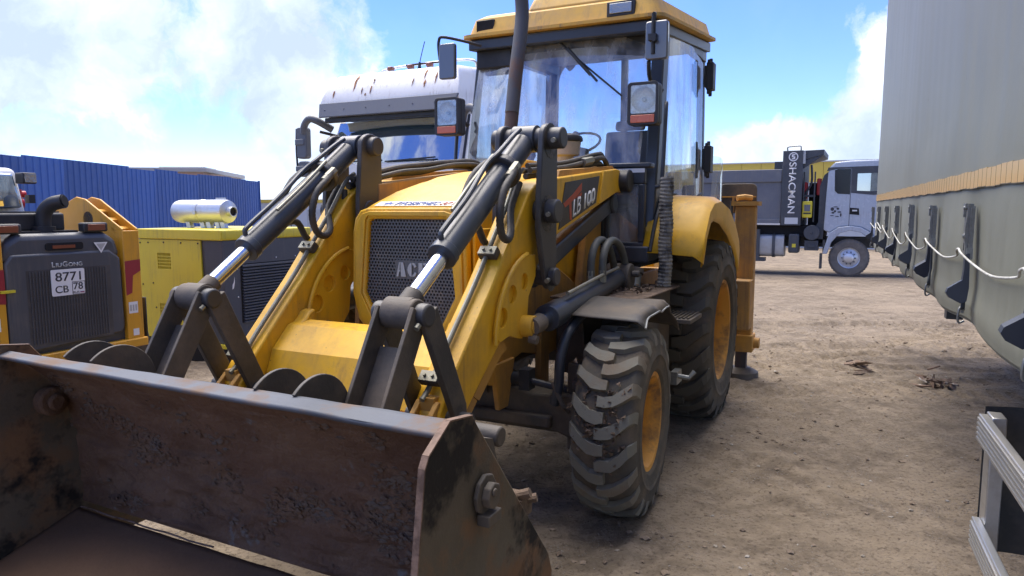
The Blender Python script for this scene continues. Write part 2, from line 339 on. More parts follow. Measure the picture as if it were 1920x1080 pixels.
mat('pink_wall', (.42, .30, .26), .85, var=.08)
mat('wall_yellow', (.60, .44, .07), .6, var=.05)
mat('wall_pale', (.50, .52, .52), .7, var=.05)
mat('wood', (.16, .105, .07), .85, col2=(.30, .24, .18), sc=14, lo=.45, hi=.6, var=.2, bump=.4, bsc=60, stretch=(1, .15, 1))
mat('board', (.17, .11, .075), .9, col2=(.42, .38, .33), sc=9, lo=.54, hi=.62, var=.2, bump=.4)
mat('seat_fabric', (.11, .115, .125), .8, var=.1, bump=.2, bsc=150)
mat('stone', (.24, .21, .17), .85, col2=(.34, .32, .29), sc=3, lo=.45, hi=.6, var=.3)
mat('clod', (.150, .112, .080), .95, col2=(.22, .17, .125), sc=10, lo=.4, hi=.6, var=.25, bump=.5, bsc=60)
mat('crust', (.110, .070, .046), .97, spec=.1, col2=(.115, .088, .068), sc=8, lo=.45, hi=.6, var=.3, bump=.5, bsc=80)
mat('mud', (.15, .105, .075), .95, col2=(.085, .062, .045), sc=18, lo=.42, hi=.6, var=.25, bump=.7, bsc=80)
def glass(name, tint, gl=.12, dirt=.2, dcol=(.75, .77, .80), sc=(9, 9, 1.6)):
    m = bpy.data.materials.new(name); m.use_nodes = True; nt = m.node_tree; nt.nodes.clear(); L = nt.links.new
    o = node(nt, 'ShaderNodeOutputMaterial'); tr = node(nt, 'ShaderNodeBsdfTransparent'); tr.inputs[0].default_value = (*tint, 1)
    g = node(nt, 'ShaderNodeBsdfGlossy', i_Roughness=.03); g.inputs[0].default_value = (.95, .97, 1, 1)
    lw = node(nt, 'ShaderNodeLayerWeight', i_Blend=.25)
    fac = math_(nt, 'MULTIPLY_ADD', lw.outputs['Fresnel'], .75, gl, clamp=True)
    m1 = node(nt, 'ShaderNodeMixShader'); L(fac, m1.inputs[0]); L(tr.outputs[0], m1.inputs[1]); L(g.outputs[0], m1.inputs[2])
    tc = node(nt, 'ShaderNodeTexCoord'); mp = node(nt, 'ShaderNodeMapping'); mp.inputs['Scale'].default_value = sc; L(tc.outputs['Object'], mp.inputs[0])
    n = node(nt, 'ShaderNodeTexNoise', i_Scale=1., i_Detail=7, i_Roughness=.6); L(mp.outputs[0], n.inputs['Vector'])
    k = ramp(nt, n.outputs[0], [(.38, .02), (.70, dirt)])
    df = node(nt, 'ShaderNodeBsdfDiffuse'); df.inputs[0].default_value = (*dcol, 1)
    m2 = node(nt, 'ShaderNodeMixShader'); L(k, m2.inputs[0]); L(m1.outputs[0], m2.inputs[1]); L(df.outputs[0], m2.inputs[2]); L(m2.outputs[0], o.inputs[0])
    M[name] = m; return m
glass('cab_glass', (.88, .92, .95), .10, .46)
glass('lens_clear', (.88, .9, .9), .10, .22, (.6, .6, .55), (40, 40, 40))
glass('clear_glass', (.86, .90, .92), .08, .12)
def dark_glass(name, col, rough=.03, spec=1.):
    m = bpy.data.materials.new(name); m.use_nodes = True; b = m.node_tree.nodes['Principled BSDF']
    b.inputs['Base Color'].default_value = (*col, 1); b.inputs['Roughness'].default_value = rough; b.inputs['Specular IOR Level'].default_value = spec
    b.inputs['IOR'].default_value = 1.8; b.inputs['Coat Weight'].default_value = 1.; b.inputs['Coat Roughness'].default_value = .02; M[name] = m; return m
dark_glass('tinted', (.02, .024, .03), .12, .3); M['tinted'].node_tree.nodes['Principled BSDF'].inputs['Coat Weight'].default_value = 0.; M['tinted'].node_tree.nodes['Principled BSDF'].inputs['IOR'].default_value = 1.45; dark_glass('mirror_back', (.055, .065, .085), .35, .5)

def sky_glass(name, col, k):
    m = bpy.data.materials.new(name); m.use_nodes = True; nt = m.node_tree; nt.nodes.clear(); L = nt.links.new
    o = node(nt, 'ShaderNodeOutputMaterial'); d = node(nt, 'ShaderNodeBsdfPrincipled', i_Roughness=.1); d.inputs['Base Color'].default_value = (*col, 1)
    g = node(nt, 'ShaderNodeBsdfGlossy', i_Roughness=.02); g.inputs[0].default_value = (.9, .95, 1, 1)
    m1 = node(nt, 'ShaderNodeMixShader'); m1.inputs[0].default_value = k; L(d.outputs[0], m1.inputs[1]); L(g.outputs[0], m1.inputs[2]); L(m1.outputs[0], o.inputs[0]); M[name] = m
sky_glass('truck_glass', (.05, .09, .11), .46)
# ------------------------------------------------------------------ ground
def fbm(x, y, s, o=4): return noise.fractal(Vector((x*s, y*s, 3.7)), .9, 2.1, o)
ruts = [  # curved wheel tracks on the yard: centre, radius, angular span, half width, depth
    ((4.5, 0.2), 7.6, .13, .06), ((4.5, .2), 8.15, .11, .055), ((4.5, .2), 9.9, .14, .065), ((3.0, -3.), 9.0, .12, .035), ((3.0, -3.), 10.1, .10, .035), ((2.0, 14.), 7.9, .14, .045), ((2., 14.), 6.1, .14, .04), ((-6.0, 22.), 17.2, .13, .03), ((-6., 22.), 15.6, .13, .028), ((9.5, 14.), 7.4, .12, .03), ((9.5, 14.), 5.9, .11, .03)]
def gz(x, y):
    z = gslope(y)
    d = math.hypot(x, y-4)
    k = 1/(1+max(0, d-10)*.06)
    z += .028*fbm(x, y, .5)*k + .013*fbm(x+9, y, 2.2)*k
    if d < 16:
        q = fbm(x+3.1, y-2, 6.5, 4); z += .007*q*k
        c = noise.noise(Vector((x*1.1, y*1.1, 9)));  # churned patches
        if c > .05: z += min(1, (c-.05)*5)*.020*fbm(x, y, 9, 3)*k
    for (cx, cy), r, w, dp in ruts:
        e = (math.hypot(x-cx, y-cy) - r + .05*noise.noise(Vector((x*.8, y*.8, r))))/w
        if abs(e) < 3 and y > 4.4:
            z += (-dp*math.exp(-e*e) + .55*dp*math.exp(-(abs(e)-1.7)**2*3))*(.55 + .45*noise.noise(Vector((x*.9, y*.9, 1))))*k
            if abs(e) < 1.2: z += .010*math.sin(math.atan2(y-cy, x-cx)*r*42)*k
    return z
def axis_pts(a, b, st, far, g=1.17):
    p = []; x = a
    while x < b: p.append(x); x += st
    p.append(b); d = st; x = b
    while x < far: d = min(d*g, 60); x += d; p.append(x)
    d = st; x = a
    while x > -far: d = min(d*g, 60); x -= d; p.insert(0, x)
    return p
gx = axis_pts(-1.2, 6.2, .03, 700); gy = axis_pts(2.0, 10.5, .03, 800)
gv = [(x, y, gz(x, y)) for x in gx for y in gy]; ny = len(gy)
gm = MB(); gm.v = gv; gm.f = [(i*ny+j, (i+1)*ny+j, (i+1)*ny+j+1, i*ny+j+1) for i in range(len(gx)-1) for j in range(ny-1)]
def soil():
    m = bpy.data.materials.new('soil'); m.use_nodes = True; nt = m.node_tree; b = nt.nodes['Principled BSDF']; L = nt.links.new
    tc = node(nt, 'ShaderNodeTexCoord'); v = tc.outputs['Object']
    def nz(s, d=8, r=.6):
        n = node(nt, 'ShaderNodeTexNoise', i_Scale=s, i_Detail=d, i_Roughness=r); L(v, n.inputs['Vector']); return n.outputs[0]
    c = mixc(nt, ramp(nt, nz(.45, 6), [(.38, 0), (.64, 1)]), (.300, .240, .172), (.215, .174, .128))
    c = mixc(nt, ramp(nt, nz(1.7, 10, .72), [(.46, 0), (.62, .85)]), c, (.135, .106, .077))
    c = mixc(nt, ramp(nt, nz(7, 9, .7), [(.46, 0), (.68, .8)]), c, (.35, .285, .21))
    c = mixc(nt, ramp(nt, nz(40, 6, .7), [(.52, 0), (.66, .75)]), c, (.085, .063, .047))
    vo = node(nt, 'ShaderNodeTexVoronoi', i_Scale=55.); L(v, vo.inputs['Vector'])
    peb = math_(nt, 'MULTIPLY', ramp(nt, vo.outputs['Distance'], [(.16, 1), (.30, 0)]), ramp(nt, nz(2.6, 4), [(.5, 0), (.62, .75)]))
    c = mixc(nt, peb, c, (.36, .33, .295))
    # damp dark seams and a pale dusty drift
    c = mixc(nt, ramp(nt, nz(.9, 10, .75), [(.60, 0), (.72, .6)]), c, (.36, .29, .205))
    L(c, b.inputs['Base Color']); b.inputs['Roughness'].default_value = .95; b.inputs['Specular IOR Level'].default_value = .2
    h = math_(nt, 'MULTIPLY_ADD', nz(28, 8, .7), 1., math_(nt, 'MULTIPLY', peb, .5))
    h = math_(nt, 'MULTIPLY_ADD', nz(140, 4, .7), .35, h)
    bp = node(nt, 'ShaderNodeBump', i_Strength=1., i_Distance=.03); L(h, bp.inputs['Height']); L(bp.outputs[0], b.inputs['Normal'])
    return m
M['soil'] = soil()
g = gm.build('ground', M['soil'], ang=180); g['kind'] = 'structure'
g['label'] = 'rutted bare earth yard strewn with pebbles and mud'

# ------------------------------------------------------------------ blue profiled sheet fence along the left
FX = -8.45
fn_ = thing('metal_fence', 'long blue profiled metal sheet fence behind the yellow machines', 'fence', (FX, 15.5, 0))
pm = MB(); pw = 1.15; prof = []
for k in range(6):
    u = k*pw/6
    prof += [(0, u), (0, u+.085), (.013, u+.103), (.013, u+.176)]
prof.append((0, pw+.012))
def sheet(i, j): return None
n = len(prof)
pm.v = [(p[0], p[1], z) for z in (-.3, 2.5) for p in prof] + [(p[0]-.004, p[1], z) for z in (-.3, 2.5) for p in prof]
for i in range(n-1):
    pm.f += [(i, i+1, n+i+1, n+i), (2*n+i+1, 2*n+i, 3*n+i, 3*n+i+1), (n+i, n+i+1, 3*n+i+1, 3*n+i), (i+1, i, 2*n+i, 2*n+i+1)]
pm.f += [(0, n, 3*n, 2*n), (n-1, 3*n-1, 4*n-1, 2*n-1)]
sheets = []
for q, kk in enumerate((1., .86, 1.14)):
    M['fence_blue_%d' % q] = mat('fence_blue_%d' % q, (.022*kk, .080*kk, .27*kk), .55, col2=(.034*kk, .10*kk, .32*kk), sc=1.5, lo=.4, hi=.7, var=.10, chips=((.24, .30, .42), 3.3+q, .72), stretch=(1, 1, .2), drip=((.05, .07, .14), .6))
    sheets.append(pm.mesh('sheet', M['fence_blue_%d' % q], 20))
rnd = random.Random(3)
for k in range(14):
    o = bpy.data.objects.new('sheet', sheets[rnd.randrange(3)]); C.objects.link(o); o.parent = fn_; o.location = ((.004 if k % 2 else -.004) + rnd.uniform(-.002, .002), -7.7 + k*pw, rnd.uniform(-.03, .02))
rl = MB()
for z in (.5, 1.4, 2.3): rl.box(-.07, -.03, -7.7, 8.4, z, z+.06)
rl.build('rail', M['dump_dark'], fn_)
po = MB().box(-.13, -.072, -.03, .03, -.4, 2.4).mesh('post', M['dump_dark'])
for k in range(7):
    o = bpy.data.objects.new('post', po); C.objects.link(o); o.parent = fn_; o.location = (0, -7.6 + k*2.65, 0)
MB().box(-.02, .045, 8.395, 8.43, -.4, 2.5).build('end_post', M['fence_blue'], fn_)

# ------------------------------------------------------------------ far buildings
b1 = thing('flat_roofed_building', 'low building with pale flat roof edge and pinkish wall seen above the blue fence', 'building', (-18.2, 41, -.4), R(8))
MB().box(-4.0, .55, 0, 9, 0, 4.02).build('wall', M['pink_wall'], b1)
MB().box(-4.3, .8, -.3, 9.3, 4.022, 4.28).build('roof', M['concrete'], b1, bev=.04)
MB().box(-2.0, .5, .5, 3, 4.282, 4.36).build('parapet', M['concrete'], b1)
MB().prism([(1.25, 3.85), (1.5, 3.85), (1.7, 3.55), (1.0, 3.55)], 'y', 1, 2).build('roof_vent', M['dump_dark'], b1)
for k in range(2):
    w = MB().box(-3.2+k*2, -2.2+k*2, -.03, .03, 1.4, 2.7).build('window', M['tinted'], b1)
    MB().box(-3.3+k*2, -2.1+k*2, -.06, .0, 1.3, 1.38).build('sill', M['concrete'], w)
b2 = thing('warehouse', 'distant pale warehouse with a thin yellow eaves band right of the blue fence', 'building', (-13.2, 44, -.4), R(-6))
MB().box(-5.2, 5.4, 0, 12, 0, 2.32).build('wall', M['wall_pale'], b2)
MB().box(-5.3, 5.5, -.1, 12.1, 2.322, 2.50).build('eaves_band', M['wall_yellow'], b2)
MB().box(-5.25, 5.45, -.05, 12.05, 2.502, 2.53).build('roof', M['wall_pale'], b2)
for k in range(4):
    d = MB().box(-4.4+k*2.5, -2.7+k*2.5, -.04, .03, 0, 1.9).build('door', M['tank_grey'], b2)
    MB().box(-2.95+k*2.5, -2.9+k*2.5, -.07, -.041, .8, 1.0).build('handle', M['plastic'], d)
b3 = thing('yellow_shed', 'long shed with a broad yellow top band behind the grey dump truck', 'building', yard(-36, 0, -.44), ROT)
MB().box(-6, 0, -12, 20, 0, 3.35).build('wall', M['wall_pale'], b3)
n3 = 32
bp_ = MB().box(-6, .02, 0, .985, 3.352, 4.36).mesh('cladding_panel', M['wall_yellow'])
for k in range(n3):
    o = bpy.data.objects.new('cladding_panel', bp_); C.objects.link(o); o.parent = b3; o.location = (0, -12 + k, 0)
MB().box(-6.05, .05, -12.05, 20.05, 4.362, 4.42).build('roof', M['wall_pale'], b3)
# ------------------------------------------------------------------ backhoe loader
BH = thing('backhoe_loader', 'yellow backhoe loader with raised black lift linkage and a rusty front bucket', 'backhoe loader', O, ROT)
def bh(mb, name, m, parent=BH, **k): return mb.build(name, M[m], parent, **k)
MIR = Matrix.Scale(-1, 4, (0, 1, 0))
def both(fn):
    for s in (1, -1): fn(s)

# wheels: carcass, lugs and rim
def wheel(name, R0, Wd, rr, N, cx, cy, cz, side, tm, lug_h=.035, phase=0., steer=0.):
    hw = Wd/2
    car = MB(); rc = R0 - lug_h
    prof = [(rr, -hw*.80), (rr+.012, -hw*.90), (rr+.10*(rc-rr), -hw*.945), (rr+.115*(rc-rr), -hw*.962), (rr+.15*(rc-rr), -hw*.958), (rr+.35*(rc-rr), -hw*1.0), (rr+.42*(rc-rr), -hw*1.0), (rr+.435*(rc-rr), -hw*1.018), (rr+.47*(rc-rr), -hw*1.018), (rr+.485*(rc-rr), -hw*1.0), (rr+.72*(rc-rr), -hw*.985), (rc-.035, -hw*.93), (rc-.008, -hw*.80), (rc, -hw*.4), (rc+.004, 0)]
    prof = prof + [(r, -a) for r, a in prof[::-1][1:]]
    car.lathe(prof, 64)
    lg = MB(); jr = random.Random(int(R0*1000)+side)
    lower = [(-.14, -.036), (.10, -.040), (.36, -.034), (.66, .004), (.90, .044), (1.0, .060)]
    upper = [(-.14, .030), (.06, .034), (.32, .044), (.62, .080), (.86, .118), (1.0, .132)]
    k = R0/.5
    def srf(v, sarc, h):
        a = abs(v); rad = rc + .004 - .012*a**2 - (.03*max(0, a-.9)/.1 if a > .9 else 0)
        return rad + h - (.012*a*a if h else 0), v*hw*.97
    for sd in (1, -1):
        for i in range(N):
            ph = 2*math.pi*(i + (0 if sd > 0 else .5))/N + phase + jr.uniform(-.012, .012); jh = jr.uniform(-.006, .0); jv = jr.uniform(-.02, .02); je = [jr.uniform(-.006, .006) for _ in range(12)]
            vs = []; m_ = len(lower)
            for lay, (h, ins) in enumerate(((-.012, 0.), (lug_h-.002+jh, .0065))):
                for jq, (lo, up) in enumerate(zip(lower, upper)):
                    for (v, s_), sg in ((lo, 1), (up, -1)):
                        vv = v + (jv if v < .9 else 0); s_ = s_ + je[jq*2 + (sg > 0)]
                        if lay == 1: vv = vv*(.975 if v > .5 else 1) + (.012 if v < 0 else 0)
                        s2 = (s_ + ins*sg)*k*.92
                        rad, y = srf(sd*vv, s2, h)
                        a = ph + s2/R0
                        vs.append((rad*math.cos(a), y, rad*math.sin(a)))
            # shoulder skirt: lug runs down the side wall
            for (v, s_) in (lower[-1], upper[-1]):
                a = ph + (s_*k*.92)/R0
                for rad, y in ((rc-.065, sd*hw*.995), (rc-.065, sd*hw*.90)): vs.append((rad*math.cos(a), y, rad*math.sin(a)))
            f = []; T = 2*m_
            for j in range(m_-1):
                b = 2*j
                f += [(T+b, T+b+2, T+b+3, T+b+1), (b, b+2, T+b+2, T+b), (b+1, T+b+1, T+b+3, b+3)]
            f += [(0, T, T+1, 1)]
            e = T-2; q = 2*T
            f += [(T+e, q, q+2, T+e+1), (T+e, e, q+1, q), (T+e+1, q+2, q+3, e+1)]
            lg.add(vs, f)
    rim = MB()
    rim.lathe([(rr+.004, -hw*.80), (rr+.018, -hw*.84), (rr+.014, -hw*.885), (rr-.012, -hw*.86), (rr-.03, -hw*.62), (rr-.045, -hw*.3), (rr-.05, hw*.1), (rr-.045, hw*.45), (rr-.03, hw*.66), (rr-.012, hw*.86), (rr+.014, hw*.885), (rr+.018, hw*.84), (rr+.004, hw*.80)], 48)
    hub = MB(); yd = -hw*.30
    hub.lathe([(rr-.046, yd-.01), (rr-.06, yd), (rr*.62, yd+.045), (rr*.60, yd+.05), (rr*.36, yd+.05), (rr*.34, yd+.09), (.02, yd+.10), (.001, yd+.10)], 40)
    hub.lathe([(rr-.046, yd-.02), (rr*.6, yd+.03), (rr*.3, yd+.03), (.001, yd+.03)], 40)
    for i in range(8):
        a = i*math.pi/4; p = (rr*.48*math.cos(a), yd+.05, rr*.48*math.sin(a)); hub.cyl(p, (p[0], yd+.08, p[2]), .016, n=6)
    Mx = Matrix.Translation((cx, cy, cz)) @ Matrix.Rotation(steer, 4, 'Z') @ (Matrix.Identity(4) if side > 0 else Matrix.Rotation(math.pi, 4, 'Z') @ Matrix.Scale(-1, 4, (1, 0, 0)))
    for q in (car, lg, rim, hub): q.xf(Mx)
    h = bh(hub, 'wheel', 'rim_paint'); h['label'] = name
    bh(car, 'tyre', 'rubber', h, ang=50); bh(lg, 'tread', tm, h, ang=30); bh(rim, 'rim', 'rim_paint', h, ang=50)
    return h
wheel('muddy front left wheel with block tread', .505, .33, .25, 20, 0, .950, .49, 1, 'tread', phase=.12, steer=R(3))
wheel('front right wheel', .505, .35, .25, 20, .04, -1.05, .49, -1, 'tread')
wheel('rear left wheel with dark bar tread', .70, .43, .375, 22, -2.0, .905, .67, 1, 'tread_back', lug_h=.045)
wheel('rear right wheel', .70, .43, .375, 22, -2.0, -.905, .67, -1, 'tread_back', lug_h=.045)
# dried mud packed between the lugs of the near front tyre
mu = MB(); rnd = random.Random(11)
for k in range(150):
    a = rnd.gauss(R(10), R(13)); y = .945 + rnd.gauss(.03, .075)
    if abs(y-.945) > .16: continue
    r = .478 + rnd.uniform(-.006, .016); p = Vector((r*math.cos(a), y, .49 + r*math.sin(a)))
    e = [p + Vector((rnd.uniform(-1, 1), rnd.uniform(-1, 1), rnd.uniform(-1, 1)))*rnd.uniform(.010, .022) for _ in range(6)]
    mu.add(e, [(0, 1, 2), (0, 2, 3), (0, 3, 4), (0, 4, 1), (5, 2, 1), (5, 3, 2), (5, 4, 3), (5, 1, 4)])
o = bh(mu, 'mud_clods', 'mud', ang=0); o['kind'] = 'stuff'

# axles, chassis and running gear
ax = MB().prism([(-.62, .40), (.62, .40), (.74, .36), (.78, .50), (.74, .62), (.45, .60), (.2, .68), (-.2, .68), (-.45, .60), (-.74, .62), (-.78, .50), (-.74, .36)], 'x', -.10, .14)
ax.cyl((0, -.8, .49), (0, .8, .49), .10); ax.cyl((.06, -.7, .55), (.06, -.78, .3), .07); ax.cyl((.06, .7, .55), (.06, .78, .3), .07)
ax.box(.142, .20, -.60, .60, .43, .50); ax.prism([(-.1, .62), (.18, .62), (.13, .86), (-.05, .86)], 'y', -.14, .14)
bh(ax, 'front_axle', 'black_dirty', bev=.015)
sc = MB().cyl((.20, -.30, .69), (.20, .46, .69), .038); sc.cyl((.20, .46, .69), (.20, .70, .66), .018); sc.cyl((.20, -.30, .69), (.20, -.7, .66), .018); sc.box(.16, .24, .44, .50, .64, .75)
bh(sc, 'steering_cylinder', 'blue_black')
kn = MB().box(-.03, .10, .66, .74, .30, .78); kn.box(.02, .14, .70, .76, .64, .70); kn.tube([(.30, .66, .72), (.30, .72, .60), (.26, .74, .56)], .012)
bh(kn, 'steering_knuckle', 'black_dirty', bev=.01)
bh(MB().cyl((-2, -.75, .67), (-2, .75, .67), .15).box(-2.25, -1.75, -.3, .3, .45, .95), 'rear_axle', 'black_dirty')
fr = MB()
for s in (1, -1):
    fr.prism([(.56, 1.18), (.60, .80), (.42, .74), (.05, .80), (-.30, .72), (-.62, .74), (-1.0, .70), (-3.1, .62), (-3.1, 1.05), (-.9, 1.05), (-.5, 1.22)], 'y', s*.34, s*.37)
fr.box(.30, .40, -.34, .34, .78, 1.1); fr.box(-.95, -.85, -.338, .338, .7, 1.0); fr.box(-3.1, -3.0, -.338, .338, .66, 1.04)
bh(fr, 'chassis_frame', 'yellow_dirty', bev=.006)
en = MB().box(-.9, .28, -.28, .28, .72, 1.30).box(-1.9, -.9, -.22, .22, .55, 1.05).cyl((.05, -.2, .65), (.05, .2, .65), .12)
bh(en, 'engine_block', 'black_dirty')
br = MB().prism([(.18, .80), (.42, .80), (.36, .55), (.26, .55)], 'y', .36, .39).box(-.26, -.14, .36, .40, .46, 1.0).prism([(.42, .86), (.62, .84), (.50, .72), (.44, .70)], 'y', .372, .40)
bh(br, 'axle_bracket', 'yellow_dirty', bev=.006)

# hood
xs = [(.57, 1.605, .318, .07), (.50, 1.632, .330, .085), (.30, 1.695, .338, .09), (.05, 1.752, .342, .09), (-.25, 1.795, .345, .08), (-.62, 1.825, .345, .07), (-1.07, 1.85, .345, .06)]
def sect(x, zt, hw, r):
    pts = [(hw+.004, 1.02), (hw+.004, 1.20)]
    pts += [(hw - r + r*math.cos(R(a)), zt - r*1.0 + r*math.sin(R(a))) for a in (0, 22, 45, 68, 90)]
    bu = max(0., min(1., (.50-x)/.25)); pts += [(hw*.62, zt + .004*bu), (hw*.5, zt+.024*bu), (0, zt + .03*bu + .001)]
    pts += [(-y, z) for y, z in pts[::-1][1:]]
    return [(x, y, z) for y, z in pts]
hd = MB(); secs = [sect(*q) for q in xs]; n = len(secs[0])
hd.v = [p for q in secs for p in q]
hd.f = [(i*n+j, (i+1)*n+j, (i+1)*n+j+1, i*n+j+1) for i in range(len(secs)-1) for j in range(n-1)] + [tuple((len(secs)-1)*n + j for j in range(n))]
hood = bh(hd, 'hood', 'yellow', ang=40)
so = hood.modifiers.new('t', 'SOLIDIFY'); so.thickness = .006; so.offset = -1
ring = [(.20, .90), (.315, 1.02), (.352, 1.16), (.340, 1.48), (.325, 1.545), (.29, 1.588), (.24, 1.602)]
opn = [(.165, .965), (.272, 1.165), (.236, 1.528), (.222, 1.545)]
sym_ = lambda L: L + [(-y, z) for y, z in L[::-1]]
bh(MB().holed(sym_(ring), [sym_(opn)], 'x', .565, .612), 'grille_frame', 'yellow', bev=.012, seg=3)
bh(MB().holed(sym_([(y*.93, 1.26+(z-1.26)*.95) for y, z in ring]), [sym_([(y*1.06, 1.26+(z-1.26)*1.05) for y, z in opn])], 'x', .612, .622), 'grille_moulding', 'yellow', bev=.004)
# side skirts of the nose
for s in (1, -1):
    bh(MB().prism([(.57, .95), (.57, 1.50), (.30, 1.50), (-.15, 1.20), (-.15, 1.02), (.32, .93)], 'y', s*.3495, s*.365), 'nose_panel', 'yellow', bev=.006)
# perforated grille sheet: hexagonal holes, real openings
def inside(poly, y, z):
    c = False; j = len(poly)-1
    for i in range(len(poly)):
        (a, b), (d, e) = poly[i], poly[j]
        if (b > z) != (e > z) and y < (d-a)*(z-b)/(e-b)+a: c = not c
        j = i
    return c
gp = sym_([(y+.004, z) for y, z in opn]); gr = MB(); pit = .0192; rowh = pit*.866
row = 0; z = .955
while z < 1.57:
    y = -.29 + (pit/2 if row % 2 else 0)
    while y < .29:
        if inside(gp, y, z):
            ou = [(y + pit*.5774*math.cos(R(30+60*i)), z + pit*.5774*math.sin(R(30+60*i))) for i in range(6)]
            ii = [(y + .0066*math.cos(R(30+60*i)), z + .0066*math.sin(R(30+60*i))) for i in range(6)]
            gr.add([(.590, *p) for p in ou] + [(.590, *p) for p in ii] + [(.5875, *p) for p in ii], [(i, (i+1) % 6, 6+(i+1) % 6, 6+i) for i in range(6)] + [(6+i, 6+(i+1) % 6, 12+(i+1) % 6, 12+i) for i in range(6)])
        y += pit
    z += rowh; row += 1
mat('grille_metal', (.13, .13, .125), .5, .35, col2=(.33, .28, .2), sc=9, lo=.55, hi=.7, amt=.6, var=.12)
mat('radiator', (.018, .018, .018), .7, col2=(.06, .05, .04), sc=12, lo=.45, hi=.65, var=.2)
grl = bh(gr, 'grille', 'grille_metal', ang=0)
bh(MB().box(.50, .53, -.30, .30, .93, 1.58), 'radiator', 'radiator')
bh(MB().box(.592, .596, -.085, .125, 1.243, 1.338), 'badge', 'grille_metal', grl)
# stencil letters A C E
def let(polys, y0):
    mb = MB()
    for p in polys: mb.prism([(y0 + a*.058, 1.255 + b*.072) for a, b in p], 'x', .597, .602)
    return mb
A_ = [[(0, 0), (.30, 0), (.36, .28), (.22, .28), (.30, 1), (.25, .75)], [(.30, 1), (.68, 1), (.98, 0), (.48, 0), (.40, .55)]]
A_ = [[(0, 0), (.22, 0), (.30, .34), (.42, .34), (.42, .46), (.33, .46), (.40, 1), (.30, 1)], [(.44, 1), (.74, 1), (1, 0), (.5, 0)]]
C_ = [[(.44, 0), (.44, 1), (.22, .92), (.05, .70), (.0, .5), (.05, .3), (.22, .08)], [(.52, 1), (.8, .93), (.92, .72), (.72, .66), (.64, .8), (.52, .86)], [(.52, 0), (.8, .07), (.92, .28), (.72, .34), (.64, .2), (.52, .14)]]
E_ = [[(.05, 0), (.46, 0), (.46, 1), (.05, 1)], [(.54, .86), (.95, .86), (.95, 1), (.54, 1)], [(.54, .43), (.82, .43), (.82, .57), (.54, .57)], [(.54, 0), (.95, 0), (.95, .14), (.54, .14)]]
for L_, y0 in ((A_, -.076), (C_, -.008), (E_, .056)): bh(let(L_, y0), 'letter', 'letter_grey', grl, ang=0)
# sticker across the front of the hood
st = MB().grid(lambda u, v: ((.562 - v*.058), -.235 + u*.50, 1.605 + (.008 + v*.058)*.386 + .0035), 14, 3)
stk = bh(st, 'sticker', 'decal_white', hood)
# its lettering follows the slope of the hood
sl = Vector((-.07, 0, .027)).normalized()
p0 = Vector((.556, -.115, 1.6145))
text('lettering', 'РУСБИЗНЕС', M['decal_blue'], stk, p0, (0, 1, 0), sl + Vector((0, .22, 0)), .255, .044, bold=.012)
text('lettering', '-АВТО', M['decal_red'], stk, p0 + Vector((0, .262, 0)), (0, 1, 0), sl + Vector((0, .22, 0)), .12, .044, bold=.012)
star = []
for i in range(10):
    a = R(90 + 36*i); r = .026 if i % 2 == 0 else .010
    star.append(p0 + Vector((0, -.045 + 1.6*r*math.cos(a), .0)) + sl*(.024 + r*.9*math.sin(a)))
bh(MB().slab(star, .001), 'star', 'decal_blue', stk, ang=0)

# right hand hood rail and hoses lying on it, lower cowl panels beside the hood
bh(MB().prism([(.30, 1.60), (.30, 1.735), (-.70, 1.845), (-.70, 1.64)], 'y', -.50, -.40), 'side_rail', 'yellow_dirty', bev=.008)
for k, (dz, dy, r) in enumerate(((.02, .0, .020), (.055, .03, .018), (.03, .06, .016))):
    pts = [(.42, -.52+dy, 1.70+dz), (.1, -.47+dy, 1.775+dz), (-.2, -.46+dy, 1.80+dz*1.2), (-.5, -.44+dy, 1.86+dz*.7), (-.85, -.45+dy, 1.86+dz), (-1.08, -.42+dy, 1.80)]
    bh(MB().tube(pts, r, 10, 6), 'hose', 'hose')
bh(MB().prism([(-.62, 1.80), (-1.08, 1.81), (-1.08, 1.93), (-.90, 1.93)], 'y', -.33, -.05), 'hood_scoop', 'yellow', bev=.01)
for k, (dz, dy, r) in enumerate(((.0, .0, .017), (.03, .025, .016), (.028, -.03, .016), (.055, .01, .014))):
    pts = [(.16, .44+dy, 1.765+dz), (-.2, .47+dy, 1.795+dz), (-.45, .50+dy, 1.835+dz), (-.66, .53+dy, 1.875+dz), (-.86, .50+dy, 1.87+dz), (-1.05, .50+dy, 1.77)]
    bh(MB().tube(pts, r, 10, 6), 'hose', 'hose')
fit = MB().cyl((-.44, .53, 1.868), (-.56, .54, 1.888), .026, n=6).cyl((.05, .44, 1.80), (-.06, .45, 1.81), .022, n=6)
bh(fit, 'hose_fitting', 'zinc')

# exhaust stack and air pre-cleaner
bh(MB().tube([(-.31, .10, 1.80), (-.335, .10, 2.0), (-.37, .10, 2.18)], .041, 18, 4), 'exhaust_base', 'rust_pipe')
bh(MB().tube([(-.365, .10, 2.17), (-.42, .10, 2.42), (-.485, .10, 2.66), (-.51, .098, 2.80), (-.50, .09, 2.95), (-.47, .08, 3.10)], .0425, 18, 5), 'exhaust_stack', 'pipe_grey')
pc = MB().lathe([(.055, 1.80), (.055, 1.935), (.075, 1.94), (.094, 1.945), (.104, 2.025), (.104, 2.03)], 32, (-.85, .25, 0), 'z')
bh(pc, 'air_filter_bowl', 'cream')
pc = MB().lathe([(.104, 2.032), (.116, 2.035), (.117, 2.052), (.108, 2.068), (.075, 2.082), (.02, 2.086), (.001, 2.087)], 32, (-.85, .25, 0), 'z').cyl((-.85, .25, 2.086), (-.85, .25, 2.106), .006, n=8)
bh(pc, 'air_filter_lid', 'plastic')
bh(MB().lathe([(.14, 1.80), (.135, 1.87), (.10, 1.915), (.05, 1.935), (.001, 1.94)], 24, (-.98, .20, 0), 'z'), 'intake_dome', 'plastic')
